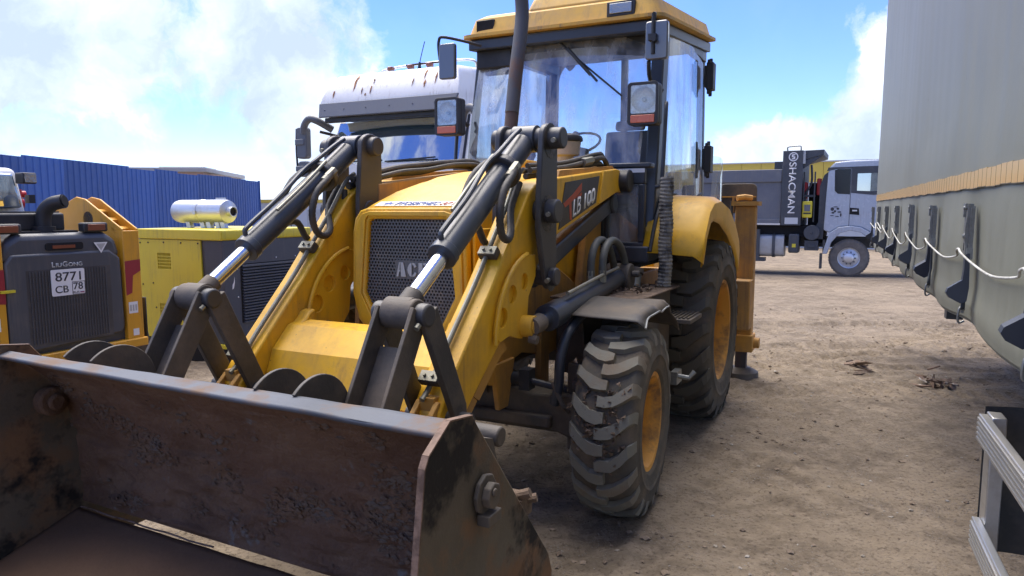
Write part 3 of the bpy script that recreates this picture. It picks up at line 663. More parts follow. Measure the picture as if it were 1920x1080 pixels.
# ------------------------------------------------------------------ loader arms and linkage
arm_poly = [(-1.03, 1.74), (-1.0, 1.81), (-.93, 1.845), (-.87, 1.85), (.17, 1.752), (.38, 1.715), (.47, 1.66), (.641, 1.471), (.84, 1.253), (1.182, .917), (1.275, .80), (1.285, .74), (1.24, .69), (1.18, .69), (1.066, .757), (.92, .872), (.75, 1.0), (.64, 1.015), (.56, 1.00), (.51, 1.05), (.479, 1.185), (.374, 1.291), (.26, 1.40), (.141, 1.454), (-.896, 1.703), (-.98, 1.70)]
arc = [(.42, 1.375)] + [(.45 + .385*math.cos(R(a)), 1.0 + .385*math.sin(R(a))) for a in range(78, -1, -8)] + [(.80, 1.005), (.70, 1.02), (.64, 1.0), (.57, .985), (.52, 1.04), (.50, 1.18), (.42, 1.27)]
dims = [(.545, 1.255, .040), (.672, 1.207, .044), (.768, 1.112, .046)]
def arm(s):
    a = bh(MB().prism(arm_poly, 'y', s*.47, s*.60), 'loader_arm', 'yellow', bev=.008)
    for y0, y1 in ((s*.6005, s*.619), (s*.4695, s*.451)):
        bh(MB().holed(arc, [circ(x, z, r, 18) for x, z, r in dims], 'y', y0, y1), 'gusset_plate', 'yellow', a, bev=.004)
        rib = [(.45 + .39*math.cos(R(t)), 1.0 + .39*math.sin(R(t))) for t in range(80, -1, -8)]
        bh(MB().tube([(x, y1, z) for x, z in rib], .011, 8), 'gusset_rib', 'yellow', a)
    bh(MB().cyl((.556, s*.615, 1.045), (.556, s*.678, 1.045), .052, n=24).cyl((.556, s*.678, 1.045), (.556, s*.684, 1.045), .036, n=24), 'pin_boss', 'yellow', a, bev=.005)
    bh(MB().cyl((.575, s*.66, .99), (.575, s*.70, .985), .022, n=10), 'grease_bolt', 'black_dirty', a)
    # weld-on strips under the arm and flange along its upper edge
    bh(MB().prism([(.72, 1.01), (.98, .80), (.93, .77), (.72, .93), (.66, .95)], 'y', s*.50, s*.585).prism([(.98, .80), (1.10, .70), (1.05, .68), (.94, .77)], 'y', s*.52, s*.58), 'wear_strip', 'yellow_dirty', a)
    bh(MB().prism([(.05, 1.755), (.02, 1.80), (-.86, 1.868), (-.90, 1.846), (-.86, 1.852)], 'y', s*.50, s*.575), 'hose_guard', 'yellow_dirty', a)
    bh(MB().prism([(-.545, 1.630), (-.515, 1.630), (-.59, 1.822), (-.62, 1.822)], 'y', s*.6005, s*.612), 'stiffener', 'yellow', a)
    for (x, z, r) in ((-.985, 1.775, .075), ):
        bh(MB().cyl((x, s*.44, z), (x, s*.66, z), r, n=24), 'pivot_pin', 'plastic', a, bev=.01)
    # hydraulic pipes on the arm with clamps
    dd = Vector((.63, 0, -.64)).normalized(); up = Vector((.64, 0, .63)).normalized()
    for q, y in ((0, .522),):
        pts = [(.36, s*y, 1.79), (.44, s*y, 1.74), (.56, s*y, 1.59), (.655, s*y, 1.487), (.85, s*y, 1.27), (1.10, s*y, 1.025), (1.22, s*y, .895), (1.28, s*y, .85)]
        bh(MB().tube(pts, .0115, 10, 4), 'hydraulic_pipe', 'zinc', a)
    for x, z in ((.735, 1.397), (1.225, .925)):
        c = Vector((x, s*.53, z))
        bh(MB().bar(c - Vector((0, .045, 0)), c + Vector((0, .045, 0)), .05, .035, up), 'pipe_clamp', 'black_dirty', a, bev=.004)
        bh(MB().bar(c - Vector((0, .042, 0)) + up*.021, c + Vector((0, .042, 0)) + up*.021, .045, .006, up).cyl(c + up*.02 + Vector((0, .018, 0)), c + up*.034 + Vector((0, .018, 0)), .007, n=6).cyl(c + up*.02 - Vector((0, .018, 0)), c + up*.034 - Vector((0, .018, 0)), .007, n=6), 'clamp_plate', 'zinc', a)
    # front tip: twin lugs and steel block
    bh(MB().prism([(1.13, .79), (1.26, .845), (1.31, .80), (1.30, .70), (1.2, .66)], 'y', s*.4805, s*.505).prism([(1.13, .79), (1.26, .845), (1.31, .80), (1.30, .70), (1.2, .66)], 'y', s*.565, s*.588).box(1.2, 1.27, s*.50, s*.57, .80, .86), 'arm_tip', 'yellow_dirty', a, bev=.004)
    return a
arms = [arm(1), arm(-1)]
# decal on the left arm
y = .6035
dc = bh(MB().prism([(.006, 1.736), (-.535, 1.791), (-.48, 1.632), (.097, 1.486)], 'y', .6005, y), 'decal', 'decal_black', arms[0], ang=0)
bh(MB().prism([(.035, 1.623), (.012, 1.603), (-.12, 1.645), (-.235, 1.70), (-.238, 1.742), (-.10, 1.675)], 'y', y, y+.0012).prism([(-.045, 1.632), (-.078, 1.642), (-.088, 1.532), (-.058, 1.54)], 'y', y, y+.0012).prism([(-.19, 1.655), (-.235, 1.672), (-.238, 1.69), (-.15, 1.655)], 'y', y, y+.0012), 'letter', 'decal_red', dc, ang=0)
text('lettering', 'LB', M['letter_white'], dc, (-.100, y, 1.549), (-1, 0, .245), (-.18, 0, 1), .120, .098, bold=.012, gap=1.0)
text('lettering', '100', M['letter_white'], dc, (-.275, y, 1.593), (-1, 0, .24), (-.10, 0, 1), .185, .090, bold=.03, gap=.95)

# cross beam between the arms
bp = [(.88, 1.052), (.965, 1.034), (1.076, .930), (1.152, .745), (.98, .72), (.90, .80), (.84, .95)]
bh(MB().prism(bp, 'y', -.4695, .4695), 'cross_beam', 'yellow', bev=.006, seg=2, ang=15)
bh(MB().box(1.10, 1.165, -.40, .40, .722, .738).box(1.10, 1.16, -.40, .40, .70, .712), 'beam_lip', 'yellow')
for s in (1, -1):
    bh(MB().prism([(.84, 1.10), (.88, 1.09), (.91, 1.055), (.99, 1.012), (.86, 1.0)], 'y', s*.40, s*.4695), 'beam_gusset', 'yellow', bev=.01)

def cyl_pair(s):
    # lever: two plates either side of the arm, three pins
    T_, Mi, Bo = Vector((.35, 0, 1.935)), Vector((.372, 0, 1.585)), Vector((.335, 0, 1.262))
    out = [(T_.x + .088*math.cos(R(a)), T_.z + .07*math.sin(R(a))) for a in range(0, 181, 20)]
    poly = out + [(.262, 1.60), (.27, 1.35)] + [(Bo.x + .065*math.cos(R(a)), Bo.z + .062*math.sin(R(a))) for a in range(180, 361, 20)] + [(.475, 1.50), (.468, 1.65)]
    lv = bh(MB().prism(poly, 'y', s*.635, s*.665), 'lever', 'black_paint', bev=.006)
    bh(MB().prism(poly, 'y', s*.435, s*.405), 'lever_plate', 'black_paint', lv, bev=.006)
    for P_, r, a0, a1 in ((T_, .052, .36, .735), (Mi, .058, .60, .72), (Mi, .058, .40, .47), (Bo, .045, .38, .70)):
        bh(MB().cyl((P_.x, s*a0, P_.z), (P_.x, s*a1, P_.z), r, n=22), 'pin', 'black_paint', lv, bev=.008)
        bh(MB().cyl((P_.x+.045, s*(a1-.03), P_.z-.012), (P_.x+.07, s*(a1-.03), P_.z-.016), .012, n=8), 'pin_bolt', 'zinc', lv)
    for P_, a0, r in ((T_, .6655, .085), (Mi, .6655, .092), (Bo, .6655, .062)):
        bh(MB().prism(circ(P_.x, P_.z - .012, r, 16), 'y', s*a0, s*(a0+.0012)), 'grease_ring', 'grease', lv, ang=0)
    # tilt cylinder
    A = Vector((.35, s*.535, 1.935)); B = Vector((1.425, s*.535, 1.218)); d = (B-A).normalized(); L = (B-A).length; G = A + d*(L*.735)
    up = d.cross(Vector((0, s, 0))).normalized(); up = up if up.z > 0 else -up
    b = bh(MB().cyl(A + d*.05, G, .057, n=28).cyl(G - d*.035, G + d*.008, .062, n=28).cyl(A + Vector((0, -.062, 0)), A + Vector((0, .062, 0)), .066, n=24), 'tilt_cylinder', 'blue_black', bev=.004)
    b['label'] = 'black hydraulic tilt cylinder with a polished rod'
    bh(MB().cyl(G, B - d*.05, .0335, n=28), 'piston_rod', 'chrome', b)
    bh(MB().cyl(B + Vector((0, -.055, 0)), B + Vector((0, .055, 0)), .058, n=24).cyl(B - d*.10, B, .042, n=18), 'rod_eye', 'black_dirty', b)
    # collar with two hose ends, steel feed line, hoses
    K = A + d*.30
    bh(MB().cyl(K - d*.02, K + d*.02, .085, n=24), 'collar', 'black_paint', b, bev=.006)
    bh(MB().tube([A + d*.04 + up*.075, A + d*.12 + up*.085, K + up*.095, K + d*.1 + up*.09 - Vector((0, .02, 0)), A + d*(L*.5) + up*.084, A + d*(L*.68) + up*.083, A + d*(L*.705) + up*.07, A + d*(L*.71) + up*.04], .0115, 10, 5), 'feed_line', 'blue_black', b)
    bh(MB().tube([K - d*.02 + up*.075 - Vector((0, .04*s, 0)), K + d*.2 + up*.07 - Vector((0, .05*s, 0)), K + d*.42 + up*.066 - Vector((0, .045*s, 0))], .009, 8, 4), 'feed_line', 'zinc', b)
    yo = s*.535 + (.075 if s > 0 else .085)
    h0 = K + d*.015 + up*.03; h0.y = yo
    pts = [h0, h0 + d*.06 + Vector((0, .010, -.005)), Vector((.765, yo+.015, 1.68)), Vector((.80, yo+.010, 1.575)), Vector((.765, yo, 1.487)), Vector((.70, yo-.005, 1.458)), Vector((.635, yo-.02, 1.49)), Vector((.55, s*.55, 1.60)), Vector((.46, s*.55, 1.72))]
    bh(MB().tube(pts, .0165, 12, 10, rib=.10), 'hose', 'hose', b)
    bh(MB().cyl(h0 - d*.02, h0 + d*.05, .021, n=6).cyl(h0 + d*.05, h0 + d*.085, .0185, n=16), 'hose_fitting', 'zinc', b)
    pts = [K + d*.02 + up*.06 - Vector((0, .06, 0)), K + d*.16 + up*.05 - Vector((0, .085, 0)), K + d*.34 - Vector((0, .085, .06)), Vector((.735, s*.535-.075, 1.53)), Vector((.67, s*.535-.06, 1.44)), Vector((.57, s*.535-.04, 1.425)), Vector((.49, s*.512, 1.50)), Vector((.46, s*.512, 1.70))]
    bh(MB().tube(pts, .0165, 12, 8, rib=.06), 'hose', 'hose', b)
    # levelling link from the lever foot to the loader tower
    P0 = Vector((Bo.x, s*.535, Bo.z)); P1 = Vector((-.98, s*.50, 1.63))
    bh(MB().bar(P0, P1, .085, .10).cyl(P0 - Vector((0, .05, 0)), P0 + Vector((0, .05, 0)), .06).cyl(P1 - Vector((0, .06, 0)), P1 + Vector((0, .06, 0)), .065), 'levelling_link', 'blue_black', bev=.012)
    # lift cylinder
    A = Vector((.556, s*.665, 1.045)); B = Vector((-.80, s*.655, 1.165)); d = (B-A).normalized()
    c = bh(MB().cyl(A + d*.33, B - d*.03, .060, n=28).cyl(A + d*.17, A + d*.33, .068, n=28), 'lift_cylinder', 'blue_black', bev=.004)
    bh(MB().cyl(A + d*.04, A + d*.18, .034, n=24), 'piston_rod', 'chrome', c)
    bh(MB().cyl(A - d*.02, A + d*.09, .045, n=20), 'rod_boot', 'black_dirty', c)
    bh(MB().cyl(B + Vector((0, -.08, 0)), B + Vector((0, .08, 0)), .085, n=24).cyl(B + Vector((0, s*.08, .02)), B + Vector((0, s*.13, .02)), .022, n=10), 'trunnion', 'black_dirty', c, bev=.008)
    bh(MB().tube([(-.62, s*.70, 1.235), (-.30, s*.70, 1.212), (.20, s*.70, 1.165)], .010, 8, 4), 'feed_line', 'zinc', c)
    for q, (x0, x1, hh) in enumerate(((-.30, -.62, 1.40), (-.36, -.70, 1.395))):
        yy = s*(.64 + q*.05)
        bh(MB().tube([(x0, yy, 1.21), (x0-.01, yy, 1.31), (x0-.08, yy, hh-.01), ((x0+x1)/2-.03, yy, hh+.01), (x1+.0, yy, hh-.04), (x1-.08, yy, 1.27), (x1-.12, yy, 1.19)], .022, 12, 6, rib=.05), 'hose', 'hose_grey', c)
    bh(MB().cyl((-.30, s*.64, 1.17), (-.30, s*.64, 1.24), .024, n=6).cyl((-.36, s*.69, 1.17), (-.36, s*.69, 1.24), .024, n=6), 'hose_fitting', 'zinc', c)
    # loader tower standing on the chassis behind the hood
    bh(MB().prism([(-.70, 1.05), (-1.06, 1.05), (-1.09, 1.88), (-.93, 1.90), (-.86, 1.72)], 'y', s*.375, s*.43), 'loader_tower', 'yellow_dirty', bev=.008)
    # A-frame at the front: channel leg to the bucket, twin bars to the arm
    P = Vector((1.430, s*.545, 1.215))
    f0 = Vector((1.455, 0, 1.20)); f1 = Vector((1.672, 0, .84)); dz = (f1-f0).normalized(); nx = Vector((.86, 0, .50))
    leg = MB()
    for yy in (.475, .612):
        poly = [f0 + nx*.048 - dz*.03, f0 - nx*.055 - dz*.03, f1 - nx*.055, f1 + nx*.042]
        leg.prism([(p.x, p.z) for p in poly], 'y', s*yy, s*(yy + (.016 if yy > .5 else -.016)))
    wp = [f0 + dz*.10 - nx*.048, f0 + dz*.10 - nx*.032, f1 - nx*.032, f1 - nx*.048]
    leg.prism([(p.x, p.z) for p in wp], 'y', s*.4755, s*.6115)
    lg = bh(leg, 'tilt_link', 'black_dirty', bev=.003)
    bh(MB().cyl(P + Vector((0, -.068, 0)), P + Vector((0, .068, 0)), .058, n=24), 'link_barrel', 'black_dirty', lg, bev=.006)
    for e in (1, -1):
        bh(MB().cyl(P + Vector((0, e*.068, 0)), P + Vector((0, e*.118, 0)), .043, n=22), 'pin', 'black_paint', lg, bev=.008)
        bh(MB().cyl(P + Vector((.038, e*.095, -.03)), P + Vector((.056, e*.095, -.042)), .011, n=8), 'pin_bolt', 'zinc', lg)
    r0 = Vector((1.405, 0, 1.20)); r1 = Vector((1.205, 0, .80)); dr = (r1-r0).normalized(); nr = Vector((dr.z, 0, -dr.x))
    for yy in (.447, .643):
        poly = [r0 + nr*.052 - dr*.02, r0 - nr*.052 - dr*.02, r1 - nr*.045, r1 - nr*.03 + dr*.05, r1 + nr*.03 + dr*.05, r1 + nr*.05]
        bh(MB().prism([(p.x, p.z) for p in poly], 'y', s*yy - .013, s*yy + .013), 'link_bar', 'black_dirty', lg, bev=.004)
    bh(MB().cyl((1.205, s*.41, .765), (1.205, s*.70, .765), .036, n=18), 'pin', 'black_paint', lg)
both(cyl_pair)

# ------------------------------------------------------------------ bucket
HW = 1.05
prof = [Vector(p) for p in ((1.955, 1.004), (1.86, .95), (1.775, .86), (1.70, .72), (1.655, .55), (1.645, .40), (1.66, .285))]
pp = catmull([Vector((p[0], 0, p[1])) for p in prof], 8)
def mold(u, v):
    i = v*(len(pp)-1); k = min(int(i), len(pp)-2); p = pp[k].lerp(pp[k+1], i-k); y = -HW + 2*HW*u
    d = noise.fractal(Vector((y*3.2, v*5, 1)), .8, 2.2, 6); c = noise.noise(Vector((y*2.1, v*3.1, 5)))
    a = .008*d + (.022*max(0, noise.noise(Vector((y*6, v*9, 2)))-.05) if .25 < v < .95 else 0)
    # a crust of caked earth along the lower third
    if v > .55: a += .016*max(0, min(1, (noise.noise(Vector((y*4.4, v*14, 8))) + .25 - abs(v-.72)*2.2)*6))
    edge = min(v/.08, 1, (1-v)/.04, 1)
    return (p.x + a*edge, y, p.z + a*.3*edge)
bk = bh(MB().grid(mold, 300, 84), 'bucket', 'bucket_in', ang=80); bk['label'] = 'wide rusty loader bucket caked with dried earth'

def lip(u, v):
    y = -HW + 2*HW*u
    bend = .014*math.exp(-((y-.56)/.10)**2) - .012*math.exp(-((y-.74)/.12)**2) + .003*noise.noise(Vector((y*5, 0, 0)))
    x = 1.972 - v*(.048 + .055*u) + bend*(1-v)*1.6
    return (x, y, 1.010 + v*.012 + bend*(1-v)*.9 + .002*noise.noise(Vector((y*7, v*3, 1))))
l_ = bh(MB().grid(lip, 90, 6), 'bucket_lip', 'steel_blue', bk, ang=60); q = l_.modifiers.new('t', 'SOLIDIFY'); q.thickness = .014; q.offset = -1
def flo(u, v):
    x = 1.685 + v*.93; y = -HW + 2*HW*u
    return (x, y, .262 - .115*math.sin(min(1, v*1.3)*math.pi/2) - .05*v + .004*noise.fractal(Vector((x*3, y*3, 0)), .8, 2.1, 5))
f_ = bh(MB().grid(flo, 90, 40), 'bucket_floor', 'bucket_floor', bk, ang=60); q = f_.modifiers.new('t', 'SOLIDIFY'); q.thickness = .016; q.offset = -1
bh(MB().prism([(2.60, .080), (2.60, .105), (2.80, .075), (2.80, .068)], 'y', -HW, HW), 'cutting_edge', 'steel_blue', bk, bev=.003)
bh(MB().tube([(1.672, -HW + i*.07, .262 + .003*math.sin(i*1.7)) for i in range(13)], .004, 6), 'gap_edge', 'rust_edge', bk)
plate = [(1.964, 1.050), (1.838, 1.032), (1.818, 1.005), (1.27, .36), (1.235, .28), (1.245, .14), (1.32, .07), (2.55, .055), (2.60, .09), (2.24, .44), (2.128, .66), (2.088, .955), (2.07, .985)]
for s in (1, -1):
    p = bh(MB().prism(plate, 'y', s*(HW+.001), s*(HW+.020)), 'side_plate', 'bucket_plate', bk, bev=.004)
    e = [(1.840, 1.033), (1.964, 1.051), (2.070, .986), (2.088, .956), (2.128, .661), (2.240, .441)]
    for (xa, za), (xb, zb) in zip(e, e[1:]): bh(MB().bar((xa, s*(HW+.0105), za), (xb, s*(HW+.0105), zb), .0205, .005, (1, 0, .3)), 'worn_edge', 'rust_edge', bk)
    pin = MB().cyl((1.79, s*(HW+.027), .785), (1.79, s*(HW+.042), .785), .062, n=9).cyl((1.79, s*(HW+.042), .785), (1.79, s*(HW+.068), .785), .040, n=8).cyl((1.80, s*(HW+.068), .80), (1.80, s*(HW+.076), .80), .014, n=6).box(1.75, 1.83, s*(HW+.028), s*(HW+.07), .70, .735)
    bh(pin, 'pivot_pin', 'black_dirty', bk, bev=.008)
    bh(MB().cyl((1.79, s*(HW-.06), .785), (1.79, s*(HW-.001), .785), .062, n=22).cyl((1.79, s*(HW-.085), .785), (1.79, s*(HW-.06), .785), .036, n=22), 'pivot_boss', 'bucket_in', bk, bev=.01)
    bh(MB().cyl((1.30, s*(HW+.027), .20), (1.30, s*(HW+.032), .20), .035, n=18), 'bolt_washer', 'rust_edge', bk)
# tear the lower bolt and the hose stub at the back of the plate
bh(MB().tube([(1.46, 1.00, .63), (1.445, 1.05, .648), (1.44, 1.07, .655)], .018, 10, 3).tube([(1.42, 1.0, .60), (1.40, 1.06, .618), (1.395, 1.075, .622)], .016, 10, 3).box(1.38, 1.47, .97, 1.05, .56, .63), 'hose_stub', 'mud', bk)
# rounded rib plates on the back of the bucket
for y in (.28, .45, -.565, -.73):
    pl_ = [(1.79 + .165*math.cos(R(a)), .900 + .170*math.sin(R(a))) for a in range(48, 210, 8)] + [(1.60, .60), (1.70, .84), (1.80, .94)]
    bh(MB().prism(pl_, 'y', y-.007, y+.007), 'rib_plate', 'black_dirty', bk, bev=.0025)
bh(MB().cyl((1.56, 1.02, .88), (1.56, .90, .88), .034, n=18), 'quick_pin', 'black_dirty', bk, bev=.006)
cr = random.Random(17); cm = MB()
k = 0
while k < 1300:
    u, v = cr.random(), cr.random()
    w_ = noise.noise(Vector((u*6.5, v*5, 3))) + .35*noise.noise(Vector((u*21, v*14, 6))) + .30*math.exp(-((v-.66)/.10)**2) - .12
    if w_ < cr.uniform(.0, .4) or v < .22 or v > .96: continue
    k += 1; p = Vector(mold(u, v)) + Vector((.002, 0, 0)); sz = cr.uniform(.003, .011)
    e_ = [p + Vector((cr.uniform(-.2, .8)*sz*.6, a*sz*cr.uniform(.8, 2.4), b*sz*cr.uniform(.6, 1.3))) for a, b in ((1, 0), (0, 1), (-1, 0), (0, -1))] + [p + Vector((sz*.7, 0, 0)), p - Vector((sz, 0, 0))]
    cm.add(e_, [(0, 1, 4), (1, 2, 4), (2, 3, 4), (3, 0, 4), (1, 0, 5), (2, 1, 5), (3, 2, 5), (0, 3, 5)])
q = bh(cm, 'caked_earth', 'crust', bk, ang=50); q['kind'] = 'stuff'
bk_b = MB().prism([(1.64, .90), (1.76, .94), (1.66, .8), (1.60, .5), (1.58, .3), (1.52, .3), (1.54, .62)], 'y', -HW+.02, HW-.02)
bh(bk_b, 'bucket_back', 'black_dirty', bk)

# the bucket hangs a touch lower on the machine's left
bk.matrix_local = Matrix.Translation((0, -1.05, 1)) @ Matrix.Rotation(-.011, 4, 'X') @ Matrix.Translation((0, 1.05, -1))
# ------------------------------------------------------------------ cab
CAB = bh(MB().box(-2.9, -1.12, -.70, .70, 1.20, 1.262).box(-1.16, -1.10, -.72, .44, 1.262, 1.865).box(-1.15, -1.10, .44, .72, 1.262, 1.37).box(-1.15, -1.10, .44, .72, 1.76, 1.865).box(-1.15, -1.10, .44, .468, 1.37, 1.76).box(-1.15, -1.10, .676, .72, 1.37, 1.76), 'cab', 'cab_frame', bev=.008)
CAB['label'] = 'dark framed operator cab with a yellow roof'
def cb(mb, name, m, **k): return bh(mb, name, m, CAB, **k)
WB, WT = -1.185, -1.49            # windscreen foot and head
cb(MB().box(-1.20, -1.09, -.76, .76, 1.8655, 1.90), 'windscreen_sill', 'cab_frame', bev=.01)
pil = lambda s: MB().hexa([(WB+.05, s*.655, 1.88), (WB+.03, s*.765, 1.88), (WB-.14, s*.765, 1.88), (WB-.10, s*.655, 1.88), (WT+.05, s*.64, 2.84), (WT+.03, s*.745, 2.84), (WT-.10, s*.745, 2.84), (WT-.08, s*.64, 2.84)])
cb(MB().hexa([(WB+.05, .685, 1.24), (WB+.03, .765, 1.24), (WB-.15, .765, 1.24), (WB-.12, .685, 1.24), (WT+.05, .66, 2.88), (WT+.03, .745, 2.88), (WT-.10, .745, 2.90), (WT-.08, .66, 2.90)]), 'front_pillar', 'cab_frame', bev=.012)
cb(MB().hexa([(WB+.02, -.765, 1.24), (WB+.02, -.725, 1.24), (WB-.05, -.725, 1.24), (WB-.05, -.765, 1.24), (WT+.02, -.745, 2.86), (WT+.02, -.705, 2.86), (WT-.05, -.705, 2.86), (WT-.05, -.745, 2.86)]), 'front_pillar', 'cab_frame', bev=.008)
for s in (1, -1):
    cb(MB().hexa([(-2.93, s*.68, 1.24), (-2.93, s*.745, 1.24), (-2.86, s*.745, 1.24), (-2.86, s*.68, 1.24), (-2.93, s*.66, 3.04), (-2.93, s*.72, 3.04), (-2.86, s*.72, 3.04), (-2.86, s*.66, 3.04)]), 'rear_pillar', 'cab_frame', bev=.008)
cb(MB().box(-2.92, -2.87, -.69, .69, 1.21, 1.62), 'rear_panel', 'cab_frame')
# windscreen, slightly bowed, with a dark printed border at the head
def ws(u, v):
    y = -.70 + 1.365*u; b = .05*(1-(2*u-1)**2)
    return (WB + (WT-WB)*v + b + .03, y, 1.895 + .945*v)
cb(MB().grid(ws, 16, 6), 'windscreen', 'cab_glass', ang=60)
def wband(u, v):
    y = -.70 + 1.365*u; b = .05*(1-(2*u-1)**2); vv = 1 - (1-v)*(.10 + .10*(2*u-1)**4)
    return (WB + (WT-WB)*vv + b + .026, y, 1.895 + .945*vv)
cb(MB().grid(wband, 20, 3), 'windscreen_band', 'cab_frame', ang=60)
cb(MB().box(-1.50, -1.36, -.70, -.40, 2.66, 2.80).prism([(-1.46, 2.80), (-1.38, 2.80), (-1.42, 2.62), (-1.46, 2.62)], 'y', -.66, -.36), 'sun_visor', 'plastic', bev=.01)
cb(MB().box(-1.52, -1.42, .34, .66, 2.66, 2.80), 'wiper_motor', 'plastic', bev=.01)
# doors and side glazing
for s in (1, -1):
    d = cb(MB().grid(lambda u, v: (-1.34 - .18*v + (-2.84+1.34+.18*v)*u, s*(.742 - .022*v + .018*math.sin(u*math.pi)), 1.38 + v*1.50), 10, 8), 'door_glass', 'cab_glass', ang=60)
    cb(MB().box(-2.84, -1.30, s*.70, s*.735, 1.24, 1.375), 'door_foot', 'cab_frame', bev=.006)
    cb(MB().box(-2.90, -1.45, s*.66, s*.735, 2.86, 2.95), 'roof_rail', 'cab_frame', bev=.006)
    for z in (2.72, 2.02):
        cb(MB().box(-2.87, -2.75, s*.765, s*.825, z-.115, z+.115).box(-2.86, -2.76, s*.745, s*.80, z-.09, z+.09).box(-2.855, -2.835, s*.77, s*.80, z-.16, z+.16).box(-2.78, -2.76, s*.77, s*.80, z-.15, z+.14), 'hinge', 'plastic', bev=.008)
    cb(MB().tube([(-1.30, s*.80, 2.30), (-1.26, s*.81, 2.25), (-1.20, s*.81, 1.80), (-1.18, s*.80, 1.75), (-1.17, s*.77, 1.74)], .014, 10, 4), 'grab_rail', 'cab_frame')
cb(MB().box(-2.30, -2.16, .758, .80, 1.60, 1.70).tube([(-2.3, .79, 1.66), (-2.4, .80, 1.70), (-2.52, .80, 1.72)], .012, 8), 'door_latch', 'plastic', bev=.008)
cb(MB().tube([(-2.44, .785, 1.51), (-2.52, .79, 1.55), (-2.54, .79, 1.62), (-2.48, .79, 1.60), (-2.44, .785, 1.51)], .009, 8, 4), 'door_handle', 'plastic')
cb(MB().box(-1.14, -1.135, .468, .676, 1.37, 1.76), 'lower_pane', 'cab_glass')
cb(MB().box(-1.098, -1.094, .52, .72, 1.835, 1.862), 'sticker', 'letter_white')
# rear window, opened quarter light
cb(MB().box(-2.90, -2.895, -.68, .68, 1.63, 2.95), 'rear_pane', 'clear_glass')
cb(MB().box(-2.91, -2.88, -.03, .03, 1.63, 2.95), 'rear_window_bar', 'cab_frame')
cb(MB().grid(lambda u, v: (-2.95 - .42*u, .80 + .05*math.sin(u*3.1), 1.60 + .46*v*(1 - .35*u**3)), 10, 6), 'quarter_light', 'cab_glass', ang=60)
# sill with step ridges, ribbed hose cover up the door edge
sl_ = cb(MB().box(-1.26, -1.06, .30, .765, 1.235, 1.345), 'door_sill', 'cab_frame', bev=.012)
for k in range(4): bh(MB().box(-1.06, -1.052, .36, .52, 1.255 + k*.022, 1.264 + k*.022), 'ridge', 'black_dirty', sl_)
rc_ = MB().tube([(-1.03 - .0002*i, .885 + .004*math.sin(i*.3), 1.80 - i*.012) for i in range(60)], .042, 14, rib=.10)
mat('wrap', (.23, .22, .19), .8, col2=(.05, .05, .05), sc=11, lo=.46, hi=.60, var=.2, bump=.5, bsc=60)
bh(rc_, 'hose_cover', 'wrap', CAB, ang=20)
# seat, steering column, levers inside
cb(MB().prism([(-2.45, 1.60), (-2.0, 1.62), (-1.98, 1.74), (-2.3, 1.74), (-2.38, 2.25), (-2.48, 2.25), (-2.52, 1.7)], 'y', .0, .42).prism([(-2.44, 2.25), (-2.38, 2.26), (-2.40, 2.34), (-2.45, 2.34)], 'y', .08, .34), 'seat', 'seat_fabric', bev=.04, seg=3)
swh = [( -1.72 + .06*math.cos(R(a)), -.03 + .19*math.cos(R(a+90)), 2.235 + .17*math.sin(R(a))*.25) for a in range(0, 361, 18)]
swh = [(-1.74 + .18*math.cos(R(a)), -.02 + .19*math.sin(R(a)), 2.10 - .10*math.cos(R(a))) for a in range(0, 361, 18)]
cb(MB().tube(swh, .010, 8), 'steering_wheel', 'plastic')
cb(MB().tube([(-1.74, -.02, 2.19), (-1.60, -.02, 1.95), (-1.45, -.02, 1.5)], .03, 10).box(-1.62, -1.40, -.16, .14, 1.85, 2.05), 'steering_column', 'plastic', bev=.02)
cb(MB().box(-2.86, -1.2, -.69, .69, 1.264, 1.29), 'cab_floor', 'black_dirty')
cb(MB().tube([(-1.5, -.33, 1.45), (-1.46, -.32, 1.80), (-1.50, -.30, 1.98)], .018, 8).lathe([(.001, 2.06), (.035, 2.04), (.04, 2.0), (.02, 1.96)], 16, (-1.5, -.30, 0), 'z'), 'control_lever', 'plastic')
cb(MB().prism([(-1.36, 1.93), (-1.30, 1.93), (-1.30, 2.12), (-1.36, 2.17)], 'y', -.56, -.33), 'side_mirror_inner', 'grey_plastic', bev=.03)
# wipers on the windscreen
P = lambda u, v, o=.03: tuple(Vector(ws(u, v)) + Vector((o, 0, 0)))
cb(MB().bar(P(.50, .965), P(.62, .80), .022, .014).bar(P(.60, .83), P(.88, .50), .016, .012).bar(P(.51, .955), P(.70, .67), .010, .010).bar(P(.56, .90, .04), P(.745, .62, .04), .018, .014), 'wiper', 'plastic', bev=.003)
# roof
fr_, fl_, rl_, rr_ = Vector((-1.235, -.775, 2.872)), Vector((-1.205, .785, 2.862)), Vector((-2.98, .81, 3.045)), Vector((-2.98, -.80, 3.045))
def inset(P_, k, up): 
    c = sum(P_, Vector())/4
    return [p + (c-p)*k + Vector((0, 0, up)) for p in P_]
B_ = [fr_, fl_, rl_, rr_]
rf = MB()
l0 = B_; l1 = inset(B_, .0, .022); l2 = inset(B_, .045, .026); l3 = inset(B_, .085, .135); l4 = inset(B_, .15, .165); l5 = inset(B_, .6, .175)
lay = [inset(B_, .10, -.01), l0, l1, l2, l3, l4, l5]
def rnd_loop(P_, r=.10, n=5):
    out = []
    for i in range(4):
        p = P_[i]; a = (P_[i-1]-p).normalized()*r; b = (P_[(i+1) % 4]-p).normalized()*r
        for k in range(n+1):
            t = k/n; out.append(p + a*(1-t)**2 + b*t*t)
    return out
lp = [rnd_loop(q) for q in lay]; n = len(lp[0])
rf.v = [tuple(p) for q in lp for p in q]
rf.f = [(i*n+j, i*n+(j+1) % n, (i+1)*n+(j+1) % n, (i+1)*n+j) for i in range(len(lp)-1) for j in range(n)] + [tuple(range(n)), tuple(range((len(lp)-1)*n, len(lp)*n))]
